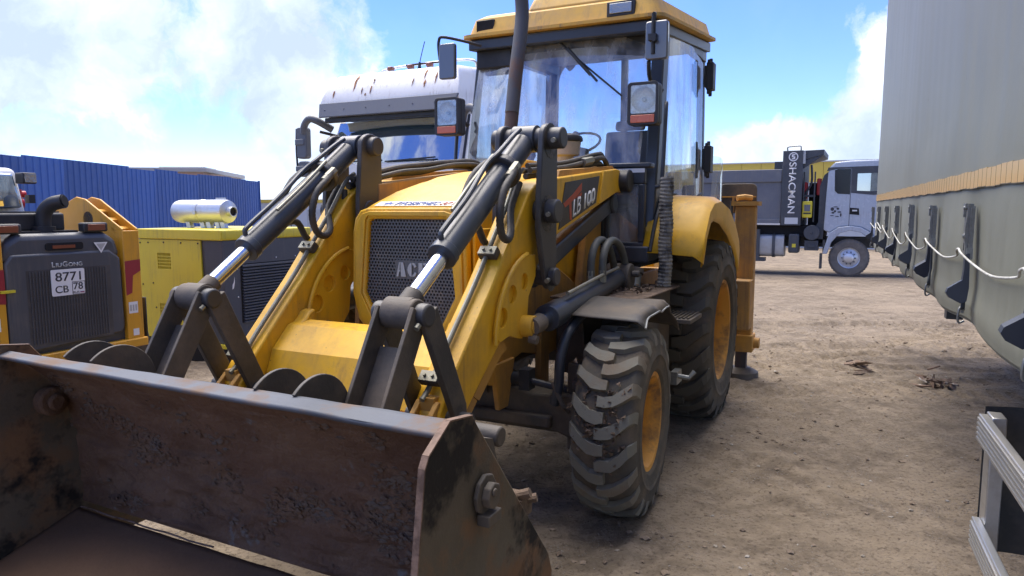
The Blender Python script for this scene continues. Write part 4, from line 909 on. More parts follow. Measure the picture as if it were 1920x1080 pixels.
roof = bh(rf, 'roof', 'roof_yellow', CAB, ang=28)
cb(MB().hexa([tuple(v) for v in inset(B_, .06, -.09)] + [tuple(v) for v in inset(B_, .06, -.012)]), 'roof_lining', 'cab_frame', bev=.01)
hp = MB(); a0 = [Vector((-1.32, -.26, 3.02)), Vector((-1.30, .58, 3.01)), Vector((-2.7, .50, 3.16)), Vector((-2.7, -.5, 3.16))]
hp.hexa(a0 + [v + (sum(a0, Vector())/4 - v)*.10 + Vector((0, 0, .12)) for v in a0]); cb(hp, 'roof_hatch', 'roof_yellow', bev=.035, seg=3)
# work lights in the roof front: one complete, one empty recess
def rl(y0, y1, lamp):
    x = -1.262 if lamp else -1.294
    w = cb(MB().box(x-.05, x+.012, y0, y1, 2.898, 3.000), 'work_light' if lamp else 'light_recess', 'plastic', bev=.006)
    if lamp:
        bh(MB().box(x+.0125, x+.020, y0+.022, y1-.022, 2.918, 2.984), 'lamp_lens', 'lamp_glass', w, bev=.003)
    else: bh(MB().box(x+.0125, x+.016, y0+.006, y1-.006, 2.903, 2.994), 'recess_hole', 'void', w)
rl(.385, .585, True); rl(-.655, -.505, False)
# mirrors
mr = cb(MB().prism(rrect(.722, .868, 2.545, 2.785, .02), 'x', -1.075, -1.035), 'wing_mirror', 'mirror_back', bev=.008)
bh(MB().tube([(-1.03, .775, 2.83), (-1.03, .775, 2.70), (-1.03, .775, 2.58)], .013, 8).box(-1.034, -1.0, .75, .80, 2.66, 2.70).cyl((-1.01, .79, 2.66), (-.985, .79, 2.66), .013, n=8), 'mirror_stem', 'plastic', mr)
bh(MB().tube([(-1.04, .775, 2.83), (-1.15, .75, 2.86), (-1.25, .72, 2.86)], .012, 8).tube([(-1.05, .745, 2.54), (-1.10, .735, 2.46), (-1.2, .73, 2.40)], .014, 8, 3), 'mirror_arm', 'plastic', mr)
mr = cb(MB().prism(rrect(-.839, -.702, 2.545, 2.80, .02), 'x', -1.075, -1.035), 'wing_mirror', 'mirror_back', bev=.008)
bh(MB().tube([(-1.05, -.825, 2.62), (-1.05, -.845, 2.76), (-1.05, -.842, 2.83), (-1.05, -.81, 2.85), (-1.12, -.70, 2.83), (-1.22, -.58, 2.80)], .011, 8, 4), 'mirror_arm', 'plastic', mr)
# headlights on brackets beside the windscreen
def lamp(s):
    yc = s*.733; z0, z1 = 2.13, 2.40; y0, y1 = yc-.100, yc+.100
    b = cb(MB().prism(rrect(y0, y1, z0, z1, .025), 'x', -1.08, -1.004), 'headlight', 'plastic', bev=.012, seg=3)
    bh(MB().holed(rrect(y0, y1, z0, z1, .025), [rrect(y0+.020, y1-.016, 2.203, 2.382, .014)], 'x', -1.0038, -.962), 'bezel', 'plastic', b, bev=.005)
    yq, zq = yc+.002, 2.2925
    bh(MB().lathe([(.079, -.972), (.072, -.985), (.055, -.996), (.03, -1.001), (.001, -1.002)], 32, (0, yq, zq), 'x'), 'reflector', 'reflector', b, ang=60)
    bh(MB().holed(rrect(y0+.0205, y1-.0165, 2.2035, 2.3815, .013), [circ(yq, zq, .0792, 28)], 'x', -.974, -.9715), 'reflector_plate', 'reflector', b)
    bh(MB().lathe([(.001, -.978), (.012, -.980), (.016, -.990), (.012, -1.0)], 14, (0, yq, zq), 'x'), 'bulb', 'lamp_glass', b)
    bh(MB().prism(rrect(y0+.0208, y1-.0168, 2.2038, 2.3812, .013), 'x', -.9695, -.967), 'lamp_lens', 'lens_clear', b)
    bh(MB().prism(rrect(y0+.024, y1-.02, 2.143, 2.193, .006), 'x', -.966, -.957), 'indicator', 'amber', b, bev=.003)
    bh(MB().tube([(-1.07, yc, 2.27), (-1.14, yc - s*.02, 2.25), (-1.20, yc - s*.05, 2.22)], .018, 8).tube([(-1.06, yc+s*.06, 2.33), (-1.10, yc + s*.09, 2.36), (-1.17, yc + s*.05, 2.35)], .012, 8, 3), 'lamp_bracket', 'plastic', b)
both(lamp)

# ------------------------------------------------------------------ fenders, tank, stabilisers, rear boom
def rfender(s):
    # front face leans back from the foot, then the crown drops over the wheel
    path = [(-1.06, 1.285), (-1.16, 1.45), (-1.30, 1.60), (-1.45, 1.66), (-1.70, 1.675), (-2.05, 1.62), (-2.35, 1.50), (-2.56, 1.36), (-2.60, 1.28)]
    sec = MB(); n_ = 6
    for i, (x, z) in enumerate(path):
        drop = [0, 0, .012, .055, .0, 0]
        k = (i/(len(path)-1)); lipw = .02 + .16*max(0, min(1, (i-1)/4))
        ys = [.72, .80, 1.06, 1.115, 1.12, 1.105]
        zs = [z+.02, z+.02, z+.005, z-.03, z-.03-lipw*.8, z-.05-lipw]
        cx_, cz_ = -1.85, .9
        pts = []
        for yy, zz in zip(ys, zs): pts.append((x + (0 if zz > z-.04 else (cx_-x)*.06), s*yy, zz))
        sec.v += pts
    sec.f = [(i*n_+j, (i+1)*n_+j, (i+1)*n_+j+1, i*n_+j+1) for i in range(len(path)-1) for j in range(n_-1)]
    f = bh(sec, 'rear_fender', 'yellow', ang=30); q = f.modifiers.new('t', 'SOLIDIFY'); q.thickness = .008; q.offset = -1
    bh(MB().tube([(x+.0, s*.775, z+.026) for x, z in path[:6]], .014, 8, 3), 'fender_seal', 'plastic', f)
    bh(MB().prism([(-1.08, 1.24), (-1.14, 1.42), (-1.28, 1.58), (-1.45, 1.645), (-1.75, 1.66), (-2.2, 1.55), (-2.5, 1.24)], 'y', s*.70, s*.715), 'inner_panel', 'yellow_dirty', f)
both(rfender)
# tank box with a muddy lid, filler neck, bent front guards
tk = bh(MB().box(-1.15, -.30, .42, .90, .62, 1.07), 'fuel_tank', 'black_dirty', bev=.02)
bh(MB().prism([(-1.17, .40), (-.26, .40), (-.24, .93), (-1.19, .95)], 'z', 1.0705, 1.085).slab([(-.62, .55, 1.086), (-1.02, .55, 1.086), (-1.02, .86, 1.086), (-.62, .86, 1.086)], .025), 'tank_lid', 'mud', tk, bev=.005)
rr = random.Random(5); mm = MB()
for k in range(120):
    p = Vector((rr.uniform(-1.05, -.5), rr.uniform(.5, .88), 1.10)); e = [p + Vector((rr.uniform(-1, 1), rr.uniform(-1, 1), rr.uniform(-.6, .8)))*rr.uniform(.008, .024) for _ in range(6)]
    mm.add(e, [(0, 1, 2), (0, 2, 3), (0, 3, 4), (0, 4, 1), (5, 2, 1), (5, 3, 2), (5, 4, 3), (5, 1, 4)])
q = bh(mm, 'mud_crumbs', 'mud', tk, ang=0); q['kind'] = 'stuff'
bh(MB().cyl((-.96, .70, 1.08), (-1.0, .70, 1.17), .042, n=20), 'filler_neck', 'galv', tk)
bh(MB().cyl((-.995, .70, 1.165), (-1.01, .70, 1.20), .052, n=20), 'filler_cap', 'black_dirty', tk, bev=.006)
def gd(u, v):
    x = .20 - .80*u; y = .72 + .38*v
    z = 1.055 + .055*math.sin(min(1, u*1.5)*math.pi*.75) - .30*max(0, u-.62)**1.3*2.0 - .03*(v > .9)
    z += .010*noise.noise(Vector((x*5, y*6, 2))) - .022*math.exp(-((u-.42)/.07)**2)*(v**3) - .01*v
    y += .03*noise.noise(Vector((x*6, 1, 7)))*(v > .8)
    return (x, y, z)
fg = bh(MB().grid(gd, 26, 10), 'front_guard', 'black_dirty', ang=40); fg['label'] = 'bent black sheet guard over the front wheel'
q = fg.modifiers.new('t', 'SOLIDIFY'); q.thickness = .006
ed = [Vector(gd(i/26, 1)) + Vector((0, .004, .0)) for i in range(0, 15)]
bh(MB().tube([p for p in ed], .0055, 6), 'scraped_edge', 'galv', fg)
bh(MB().tube([(.02, .72, 1.04), (.10, .72, 1.02), (.24, .71, .95), (.295, .70, .84), (.29, .69, .70), (.27, .66, .60)], .026, 12, 5), 'guard_pipe', 'blue_black', fg)
bh(MB().prism([(.02, 1.03), (-.28, 1.03), (-.34, .86), (-.02, .86)], 'y', .70, .712), 'guard_bracket', 'black_dirty', fg)
bh(MB().grid(lambda u, v: (.38 - .98*u, -.70 - .42*v, 1.06 + .05*math.sin(u*2.6) - .3*max(0, u-.6)**1.3), 12, 4), 'front_guard', 'black_paint', ang=40)
stp = bh(MB().box(-1.20, -.86, .90, 1.10, .875, .905), 'step', 'black_dirty', bev=.005)
for k in range(7): bh(MB().box(-1.19, -.87, .91+k*.027, .922+k*.027, .9055, .915), 'ridge', 'rubber', stp)
bh(MB().tube([(-.72, .98, .58), (-.76, 1.12, .56), (-.78, 1.15, .60)], .016, 8).prism([(-.70, .52), (-.84, .52), (-.82, .60), (-.70, .60)], 'y', 1.02, 1.06), 'step_bracket', 'galv')
def stab(s):
    st_ = bh(MB().box(-3.42, -3.28, s*.96, s*1.14, .30, 1.62).box(-3.45, -3.25, s*.94, s*1.16, .26, .42), 'stabiliser', 'yellow_dirty', bev=.01)
    bh(MB().box(-3.39, -3.31, s*1.0, s*1.10, .10, .30), 'inner_leg', 'rust_pipe', st_)
    bh(MB().lathe([(.001, .10), (.09, .10), (.16, .06), (.165, .0), (.001, .0)], 20, (-3.35, s*1.05, 0), 'z'), 'foot_pad', 'black_dirty', st_)
    bh(MB().cyl((-3.35, s*1.16, .34), (-3.35, s*1.21, .34), .05, n=18), 'pin_boss', 'yellow_dirty', st_)
    bh(MB().box(-3.46, -3.24, s*.93, s*1.17, 1.6205, 1.66).tube([(-3.30, s*.97, 1.69), (-3.34, s*1.03, 1.70), (-3.38, s*1.09, 1.69)], .028, 8), 'head_plate', 'yellow_dirty', st_)
    bh(MB().tube([(-3.26, s*.93, 1.66), (-3.255, s*.94, 1.4), (-3.25, s*.95, 1.15)], .012, 8, 4), 'hose', 'hose', st_)
both(stab)
bh(MB().box(-3.25, -3.05, -1.15, 1.15, .50, .95), 'rear_frame', 'yellow_dirty', bev=.01)
rp = bh(MB().prism(rrect(.775, 1.118, 1.55, 1.83, .05), 'x', -3.52, -3.49), 'rear_shield', 'black_dirty', bev=.006)
bh(MB().box(-3.489, -3.475, .78, 1.113, 1.70, 1.712).box(-3.489, -3.47, .90, .92, 1.56, 1.70).box(-3.489, -3.47, 1.04, 1.06, 1.56, 1.70), 'shield_rib', 'yellow_dirty', rp)
bh(MB().box(-3.50, -3.40, 1.05, 1.10, 1.50, 1.56), 'shield_bracket', 'yellow_dirty', rp)
HOSEPTS = [(-3.1, -.93, 1.9), (-3.1, -.90, 2.35), (-3.1, -.82, 2.72), (-3.1, -.765, 2.935), (-3.1, -.68, 3.03), (-3.1, -.60, 2.97)]
bm_ = bh(MB().prism([(-3.3, 1.0), (-3.6, 1.0), (-3.62, 1.6), (-3.35, 1.6)], 'y', -.2, .2).prism([(-3.40, 1.3), (-3.65, 1.3), (-3.95, 1.75), (-4.05, 2.02), (-3.92, 2.06), (-3.75, 1.8)], 'y', -.11, .11), 'rear_boom', 'yellow', bev=.02)
bh(MB().prism([(-4.05, 2.0), (-3.95, 2.05), (-4.05, 1.4), (-4.2, .8), (-4.3, .8), (-4.2, 1.4)], 'y', -.10, .10), 'dipper_arm', 'yellow', bm_, bev=.02)
bh(MB().tube(HOSEPTS, .05, 12, 6), 'boom_hose', 'hose', bm_)
# ------------------------------------------------------------------ curtain sided trailer on the right
TA = R(23.7); TD = Vector((math.sin(TA), math.cos(TA), 0)); TN = Vector((math.cos(TA), -math.sin(TA), 0))
TR = thing('curtain_trailer', 'tall grey green curtain sided trailer with an orange reflective strip', 'trailer', TN*.55 + TD*6, math.atan2(TD.y, TD.x))
def tr(mb, name, m, parent=TR, **k): return mb.build(name, M[m], parent, **k)
X = lambda t: t - 6      # t runs along the trailer from the foot of the camera's perpendicular
T0, T1 = -3.0, 9.5
straps = [3.34 + 1.045*k for k in range(-4, 7)]
def tarp(u, v):
    t = T0 + (T1-T0)*u; z = 1.12 + 2.93*v
    q = max(0, min(1, (abs(z-1.66)-.10)/.25))
    o = (.010*noise.noise(Vector((t*1.1, z*.7, 2))) + .003*noise.noise(Vector((t*5, z*.25, 9))))*q
    if z < 1.75:
        k = max(0, min(1, (1.72-z)/.3)); ph = (t-3.34)/1.045
        c = math.cos(ph*2*math.pi)                      # pulled in at each strap, bellied between
        o += k*(-.010*max(0, c)**2 + .010*(1-c)*.5 + .006*noise.noise(Vector((t*2.3, z*3, 4))))
        e = (z-1.19 - .012*noise.noise(Vector((t*1.7, 0, 3))))/.055
        o += .008*math.exp(-e*e) - (.008 if v < .004 else 0)   # rolled hem
    zz = z + (.020*noise.noise(Vector((t*1.3, 5, 0))) if z < 1.2 else 0)
    return (X(t), o, zz)
# denser towards the hem
def tarp2(u, v): return tarp(u, v**2.0)
cu = tr(MB().grid(tarp2, 340, 90), 'curtain', 'tarp', ang=80)

tr(MB().box(X(T0), X(T1)-.02, -2.48, -.03, 1.20, 1.26).box(X(T0), X(T1), -2.5, -.02, 4.052, 4.10).box(X(T1)-.05, X(T1)-.03, -2.48, -.03, 1.262, 4.05), 'trailer_body', 'galv')
tr(MB().grid(lambda u, v: (X(T0+(T1-T0)*u), -2.5, 1.12+2.93*v), 4, 2), 'far_curtain', 'tarp')
tr(MB().box(X(T0), X(8.8), -.95, -.80, .80, 1.198).box(X(T0), X(8.8), -1.70, -1.55, .80, 1.198), 'chassis_beam', 'dump_dark')
lg_ = tr(MB().box(X(8.0), X(8.14), -.72, -.58, .52, 1.19).box(X(8.0), X(8.14), -1.92, -1.78, .52, 1.19), 'landing_leg', 'dump_dark')
# orange reflective strip, tab by tab
tab = MB().box(-.0385, .0385, .0, .004, -.034, .034).mesh('reflective_tab', M['reflective'])
edge = MB().box(-.0385, .0385, .0, .0045, -.0372, -.0345).box(.0386, .0402, .0, .0045, -.036, .034).mesh('stitching', M['stitch'])
t = 1.6; k = 0
st_root = tr(MB().box(X(1.5), X(9.45), -.02, -.016, 1.66, 1.76), 'strip_backing', 'stitch')
while t < 9.44:
    v = ((1.715-1.12)/2.93); p = tarp((t-T0)/(T1-T0), v)
    for mm_, nm in ((tab, 'reflective_tab'), (edge, 'stitching')):
        o = bpy.data.objects.new(nm, mm_); C.objects.link(o); o.parent = TR; o.location = (X(t), .004, 1.715 + .002*math.sin(k*1.3)); o.rotation_euler = (0, R(random.Random(k).uniform(-1, 1)), 0)
    t += .0795; k += 1
# strap buckles
def buckle():
    root = MB()
    root.prism([(-.028, 0), (.028, 0), (.030, -.10), (.030, -.195), (.024, -.20), (-.024, -.20), (-.030, -.195), (-.030, -.10)], 'y', .020, .026).prism([(.002, -.01), (.022, -.01), (.030, -.08), (.030, -.14), (.022, -.19), (.002, -.18)], 'x', -.029, -.025)
    root.box(-.028, -.024, .0, .020, -.19, -.005).box(.024, .028, .0, .020, -.19, -.005)
    root.box(-.020, .022, .026, .034, -.014, .006).box(.010, .024, .0, .034, -.05, .004)
    return root.mesh('strap_buckle', M['galv'], 30)
bmesh_ = buckle()
hole = MB().prism([(-.008, -.182), (.008, -.182), (.010, -.165), (.004, -.152), (-.006, -.155)], 'y', .0262, .0272).mesh('rope_eye', M['void'])
bolt = MB().lathe([(.011, .026), (.011, .029), (.006, .033), (.001, .034)], 12, (0, 0, -.125), 'y').lathe([(.007, .034), (.006, .037), (.001, .038)], 10, (0, 0, -.012), 'y').mesh('rivet', M['galv'])
back = MB().box(-.040, -.030, .002, .016, -.20, -.012).box(-.043, -.028, .0, .022, -.215, -.17).mesh('buckle_rail', M['galv'])
flap_v = MB(); fp = [(.022, -.20), (.020, -.255), (.026, -.33), (.018, -.385), (.000, -.395), (-.055, -.375), (-.078, -.355), (-.070, -.335), (-.015, -.30), (-.012, -.255), (-.014, -.20)]
fo = [(.010, -.19), (.026, -.20), (.026, -.255), (.030, -.30), (.078, -.335), (.084, -.352), (.072, -.372), (.030, -.395), (.012, -.385), (.006, -.33), (.008, -.26)]; flap_v.prism(fo, 'x', -.026, .010)
flap = flap_v.mesh('strap_lever', M['strap_flap'], 30)
band = MB().prism([(-.010, -.15), (.022, -.15), (.014, -.425), (-.012, -.425)], 'y', .008, .014).prism([(-.012, -.385), (.012, -.385), (.012, -.43), (-.012, -.43)], 'y', .014, .019).mesh('strap_webbing', M['strap'])
hook = MB().tube([(.012, .012, -.41), (-.006, .026, -.42), (-.008, .030, -.455), (-.004, .024, -.478), (.002, .006, -.470)], .0045, 8, 4).prism([(-.022, -.42), (.016, -.42), (.016, -.435), (-.022, -.435)], 'y', .012, .022).mesh('strap_hook', M['galv'])
loop = MB().tube([(-.028, .012, -.16), (-.040, .016, -.24), (-.030, .012, -.32), (-.034, .018, -.36), (-.050, .024, -.400), (-.030, .022, -.415), (-.008, .018, -.415)], .006, 6, 5).mesh('strap_tail', M['strap'])
rk = random.Random(21)
for k, t in enumerate(straps):
    z0 = 1.612 + rk.uniform(-.006, .006)
    p = tarp((t-T0)/(T1-T0), (1.5-1.12)/2.93)
    o = bpy.data.objects.new('strap_buckle', bmesh_); C.objects.link(o); o.parent = TR; o.location = (X(t), .008, z0); o.rotation_euler = (0, R(rk.uniform(-2, 2)), 0)
    for nm, me in (('rope_eye', hole), ('rivet', bolt), ('buckle_rail', back), ('strap_lever', flap), ('strap_webbing', band), ('strap_hook', hook), ('strap_tail', loop)):
        c = bpy.data.objects.new(nm, me); C.objects.link(c); c.parent = o
        if nm == 'strap_lever': c.rotation_euler = (0, R(rk.uniform(-14, 10)), 0)
rope = thing('customs_rope', 'pale customs rope looping from buckle to buckle along the trailer curtain', 'rope', TN*.55 + TD*6, math.atan2(TD.y, TD.x))
pts = []
for a, b in zip(straps[:-1], straps[1:]):
    pts.append((X(a), .052, 1.437))
    for f, dz in ((.06, -.012), (.18, -.05), (.5, -.082), (.82, -.062), (.95, -.02)): pts.append((X(a + (b-a)*f), .030 if .1 < f < .9 else .05, 1.437 + dz*(1 + .25*math.sin(a*5))))
MB().tube(pts, .0042, 8, 4).build('rope', M['rope'], rope)
MB().tube([(X(straps[-2]), .05, 1.43), (X(straps[-2]-.3), .06, 1.37), (X(straps[-2]-.42), .06, 1.45), (X(straps[-3]+.1), .06, 1.40)], .005, 8, 6).build('rope_end', M['rope'], rope)
# aluminium side guard
sg = tr(MB().box(X(-1.6), X(3.02), -.028, .0, .752, .850), 'side_guard', 'alu', bev=.004)
for k in range(5): tr(MB().box(X(-1.6), X(3.015), .0003, .005, .757 + k*.018, .766 + k*.018), 'rail_groove', 'alu', sg)
tr(MB().box(X(-1.6), X(3.015), -.028, .0, .355, .458), 'lower_rail', 'alu', sg, bev=.004)
for k in range(5): tr(MB().box(X(-1.6), X(3.01), .0003, .005, .362 + k*.018, .371 + k*.018), 'rail_groove', 'alu', sg)
for t_ in (2.985, 1.2): tr(MB().box(X(t_-.04), X(t_+.055), -.075, -.0285, .30, .856), 'guard_post', 'alu', sg, bev=.004)
tr(MB().grid(lambda u, v: (X(3.075) + .03*math.sin(u*math.pi), -.03 - .26*u, .30 + .565*v), 8, 2), 'plastic_cover', 'dark_plastic', sg)
tr(MB().grid(lambda u, v: (X(3.05) + .028*math.sin(u*math.pi)-.005, -.03 - .26*u, .868 - .004*v), 8, 1), 'cover_cap', 'dark_plastic', sg)
pf = tr(MB().box(X(2.93), X(2.98), -.30, -.285, .30, 1.20).box(X(2.93), X(2.94), -.285, -.25, .30, 1.20), 'perforated_post', 'galv', sg)
hs = MB().box(X(2.945), X(2.965), -.2849, -.283, 0, .022).mesh('slot', M['void'])
for k in range(14):
    o = bpy.data.objects.new('slot', hs); C.objects.link(o); o.parent = sg; o.location = (0, 0, .34 + k*.06)

# ------------------------------------------------------------------ white lorry behind the backhoe
LR = thing('white_lorry', 'white lorry cab with rust streaks on its high roof behind the backhoe', 'lorry', yard(-5, -4.23, -.1), ROT)
def lr(mb, name, m, parent=LR, **k): return mb.build(name, M[m], parent, **k)
z_ = lambda z: z + .1
hw = 1.22
# rounded cab shell in cross sections from front to back (x, half width, z low, z high)
def shell(secs, r=.18, n=4):
    mb = MB(); loops = []
    for x, w, z0, z1, rr in secs:
        pr = rrect(-w, w, z0, z1, rr, n); loops.append([(x, y, z) for y, z in pr])
    m = len(loops[0]); mb.v = [p for l in loops for p in l]
    mb.f = [(i*m+j, i*m+(j+1) % m, (i+1)*m+(j+1) % m, (i+1)*m+j) for i in range(len(loops)-1) for j in range(m)] + [tuple(range(m)), tuple(range((len(loops)-1)*m, len(loops)*m))]
    return mb
body = lr(shell([(.0, hw-.05, z_(.45), z_(2.24), .10), (-.06, hw, z_(.42), z_(2.27), .10), (-.40, hw+.01, z_(.42), z_(2.30), .10), (-2.25, hw+.01, z_(.42), z_(2.34), .10)]), 'cab_body', 'white_paint', ang=40)
rf_mb = shell([(.0, hw-.01, z_(3.13), z_(3.19), .025), (-.06, hw-.02, z_(3.0), z_(3.33), .05), (-.14, hw-.07, z_(2.92), z_(3.49), .08), (-.23, hw-.12, z_(2.92), z_(3.585), .10), (-.42, hw-.17, z_(2.92), z_(3.63), .12), (-1.2, hw-.19, z_(2.92), z_(3.72), .16), (-2.25, hw-.19, z_(2.92), z_(3.78), .18)], n=6)
lr(rf_mb, 'high_roof', 'white_paint', ang=60)
from mathutils.bvhtree import BVHTree
roof_bvh = BVHTree.FromPolygons(rf_mb.v, rf_mb.f)
lr(MB().hexa([(-.22, -hw+.10, z_(2.25)), (-.20, hw-.10, z_(2.25)), (-2.24, hw-.02, z_(2.25)), (-2.24, -hw+.02, z_(2.25)), (-.42, -hw+.14, z_(2.90)), (-.42, hw-.14, z_(2.90)), (-2.24, hw-.06, z_(2.90)), (-2.24, -hw+.06, z_(2.90))]), 'cab_interior', 'tinted')
lr(MB().grid(lambda u, v: (-.09 - .25*v + .06*(1-(2*u-1)**2), (-hw+.07)+(2*hw-.14)*u*(1)+ (.03*v if u < .5 else -.03*v), z_(2.22+.68*v)), 14, 6), 'windscreen', 'truck_glass', ang=60)
for s in (1, -1):
    lr(MB().hexa([(-.06, s*(hw-.07), z_(2.23)), (-.16, s*(hw+.0), z_(2.23)), (-.26, s*(hw+.0), z_(2.23)), (-.20, s*(hw-.10), z_(2.23)), (-.34, s*(hw-.10), z_(2.93)), (-.40, s*(hw-.04), z_(2.93)), (-.50, s*(hw-.04), z_(2.93)), (-.46, s*(hw-.14), z_(2.93))]), 'pillar', 'white_paint', bev=.02)
    lr(MB().box(-1.3, -.5, s*(hw+.012), s*(hw+.03), z_(.8), z_(2.2)), 'door', 'white_paint', bev=.015)
    lr(MB().hexa([(-.55, s*(hw+.0), z_(2.30)), (-.55, s*(hw+.02), z_(2.30)), (-1.3, s*(hw+.02), z_(2.30)), (-1.3, s*(hw), z_(2.30)), (-.62, s*(hw-.04), z_(2.85)), (-.62, s*(hw-.02), z_(2.85)), (-1.3, s*(hw-.02), z_(2.85)), (-1.3, s*(hw-.04), z_(2.85))]), 'side_window', 'tinted')
    lr(MB().box(-1.6, -1.3, s*(hw-.09), s*(hw+.012), z_(2.27), z_(2.9)), 'pillar', 'white_paint', bev=.015)
    # corner deflector, lamp box
    lr(MB().prism([(-.012, 1.36), (.03, 1.38), (.03, 1.56), (-.012, 1.58)], 'y', s*.82, s*1.02), 'lamp_box', 'visor_grey', bev=.01)
    lr(MB().box(.031, .036, s*.85, s*.99, 1.46, 1.54), 'lamp_lens', 'amber_dark')
    lr(MB().box(.0, .012, s*.60, s*.61, .9, 2.2), 'panel_seam', 'visor_grey')
    # mirrors
    mh = lr(MB().tube([(-.20, s*1.16, z_(2.80)), (-.02, s*1.30, z_(2.92)), (.02, s*1.42, z_(2.95)), (.02, s*1.52, z_(2.86)), (.0, s*1.56, z_(2.74))], .055, 12, 6), 'mirror_arm', 'grey_plastic')
    lr(MB().prism(rrect(s*1.60-.10, s*1.60+.10, z_(2.36), z_(2.84), .05), 'x', -.10, .02).box(.0, .035, s*1.60-.12, s*1.60+.07, z_(2.56), z_(2.66)), 'mirror_head', 'grey_plastic', mh, bev=.02)
    lr(MB().prism(rrect(s*1.58-.10, s*1.58+.10, z_(2.08), z_(2.32), .05), 'x', -.08, .02).box(.0, .035, s*1.60-.12, s*1.60+.05, z_(2.16), z_(2.25)), 'wide_mirror', 'grey_plastic', mh, bev=.02)
    lr(MB().tube([(.0, s*1.70, z_(2.82)), (.0, s*1.715, z_(2.5)), (.0, s*1.70, z_(2.15))], .016, 8, 4), 'mirror_bracket', 'plastic', mh)
    lr(MB().tube([(-.28, s*1.1, z_(2.70)), (-.05, s*1.28, z_(2.76))], .022, 8), 'mirror_stay', 'plastic', mh)
    w_ = lr(MB().lathe([(.22, -.02), (.24, .10), (.14, .14), (.10, .12), (.001, .12)], 28, (-1.1, s*1.0, .5), 'y') if s > 0 else MB().lathe([(.22, .02), (.24, -.10), (.14, -.14), (.10, -.12), (.001, -.12)], 28, (-1.1, s*1.0, .5), 'y'), 'wheel', 'galv')
    lr(MB().lathe([(.25, -.15), (.42, -.15), (.50, -.11), (.505, .11), (.42, .15), (.25, .15)], 36, (-1.1, s*1.0, .5), 'y'), 'tyre', 'rubber', w_)
# sun visor with bolts
vz = lr(MB().hexa([(.10, -hw+.05, z_(2.95)), (.10, hw-.05, z_(2.95)), (.07, hw-.05, z_(2.94)), (.07, -hw+.05, z_(2.94)), (.02, -hw+.0, z_(3.165)), (.02, hw-.0, z_(3.165)), (-.02, hw-.0, z_(3.16)), (-.02, -hw+.0, z_(3.16))]), 'sun_visor', 'visor_grey', bev=.01)
lr(MB().box(-.10, .02, -hw+.10, hw-.10, z_(2.88), z_(2.95)), 'visor_shadow_box', 'plastic', vz, bev=.01)  # dark box painting the shadow gap between visor and windscreen
bl_ = MB().lathe([(.012, 0), (.008, .005), (.001, .006)], 10, (0, 0, 0), 'x').mesh('bolt', M['visor_grey'])
for y in (-1.08, -.72, -.32, .1, .5, .86):
    o = bpy.data.objects.new('bolt', bl_); C.objects.link(o); o.parent = vz; o.location = (.062, y, z_(3.06)); o.rotation_euler = (0, R(-20), 0)
# marker lamps, roof bar, aerial, wipers, rust streaks
for y in (-.30, .06, .40):
    m_ = lr(MB().box(-.66, -.52, y-.055, y+.055, z_(3.60), z_(3.67)), 'marker_base', 'white_paint', bev=.01)
    lr(MB().box(-.60, -.51, y-.045, y+.045, z_(3.671), z_(3.73)), 'marker_lamp', 'amber_dark', m_, bev=.015)
lr(MB().tube([(-.8, -.75, z_(3.60)), (-.75, -.60, z_(3.72)), (-.72, .0, z_(3.76)), (-.75, .95, z_(3.76)), (-.9, 1.0, z_(3.68))], .018, 8, 6), 'roof_bar', 'silver')
lr(MB().tube([(-.60, -.05, z_(3.735)), (-.60, .20, z_(3.74)), (-.60, .62, z_(3.735))], .014, 8, 4), 'cable', 'plastic')
lr(MB().tube([(-.58, .20, z_(3.66)), (-.58, .22, z_(3.80)), (-.58, .30, z_(4.05))], .007, 6, 3).cyl((-.58, .20, z_(3.66)), (-.58, .205, z_(3.76)), .03, .015, n=10), 'aerial', 'plastic')
for (a, b) in ((-.95, -.15), (-.05, .80)): lr(MB().bar((-.02, a, z_(2.275)), (-.045, b, z_(2.315)), .03, .02).bar((.0, b, z_(2.27)), (-.03, (a+b)/2, z_(2.30)), .025, .02), 'wiper', 'plastic', bev=.005)
lr(MB().tube([(-.05, hw+.03, z_(2.25)), (-.25, hw+.02, z_(2.90))], .02, 8), 'grab_handle', 'plastic')
rs = random.Random(4)
def roof_pt(y, z):   # front face of the high roof
    prof_ = [(3.19, .0), (3.32, -.11), (3.50, -.30), (3.61, -.46)]
    for (z0, x0), (z1, x1) in zip(prof_, prof_[1:]):
        if z <= z1: return x0 + (x1-x0)*(z-z0)/(z1-z0)
    return -.75
for y, z, h, w in ((-.98, 3.34, .10, .025), (-.62, 3.50, .17, .040), (-.28, 3.50, .06, .018), (-.46, 3.36, .07, .02), (-.30, 3.36, .10, .022), (-.38, 3.29, .05, .02), (.42, 3.42, .09, .016), (.60, 3.53, .13, .032), (.63, 3.38, .08, .03), (.80, 3.47, .12, .026)):
    pts_ = []
    for i in range(14):
        a = 2*math.pi*i/14; r = 1 + rs.uniform(-.3, .3); zq = math.sin(a)
        yy = y + w*.62*math.cos(a)*r*(1 if zq > 0 else .5); zz = min(3.56, max(3.23, z - .05 + h*.75*zq*r))
        hit = roof_bvh.ray_cast(Vector((2, yy, z_(zz))), Vector((-1, 0, 0)))[0]; pts_.append((hit.x+.006, yy, z_(zz)+.004))
    c_ = sum((Vector(p) for p in pts_), Vector())/14; sk = MB()
    sk.add(pts_ + [tuple(c_ + Vector((.012, 0, .010)))], [(i, (i+1) % 14, 14) for i in range(14)])
    lr(sk, 'rust_streak', 'rust_streak', ang=60)
lr(MB().lathe([(.05, -.03), (.05, .02), (.001, .03)], 14, (-.95, 1.16, z_(3.28)), 'y'), 'side_marker', 'plastic')
lr(MB().box(-6.5, -2.3, -.45, .45, .7, 1.0), 'chassis_frame', 'dump_dark')
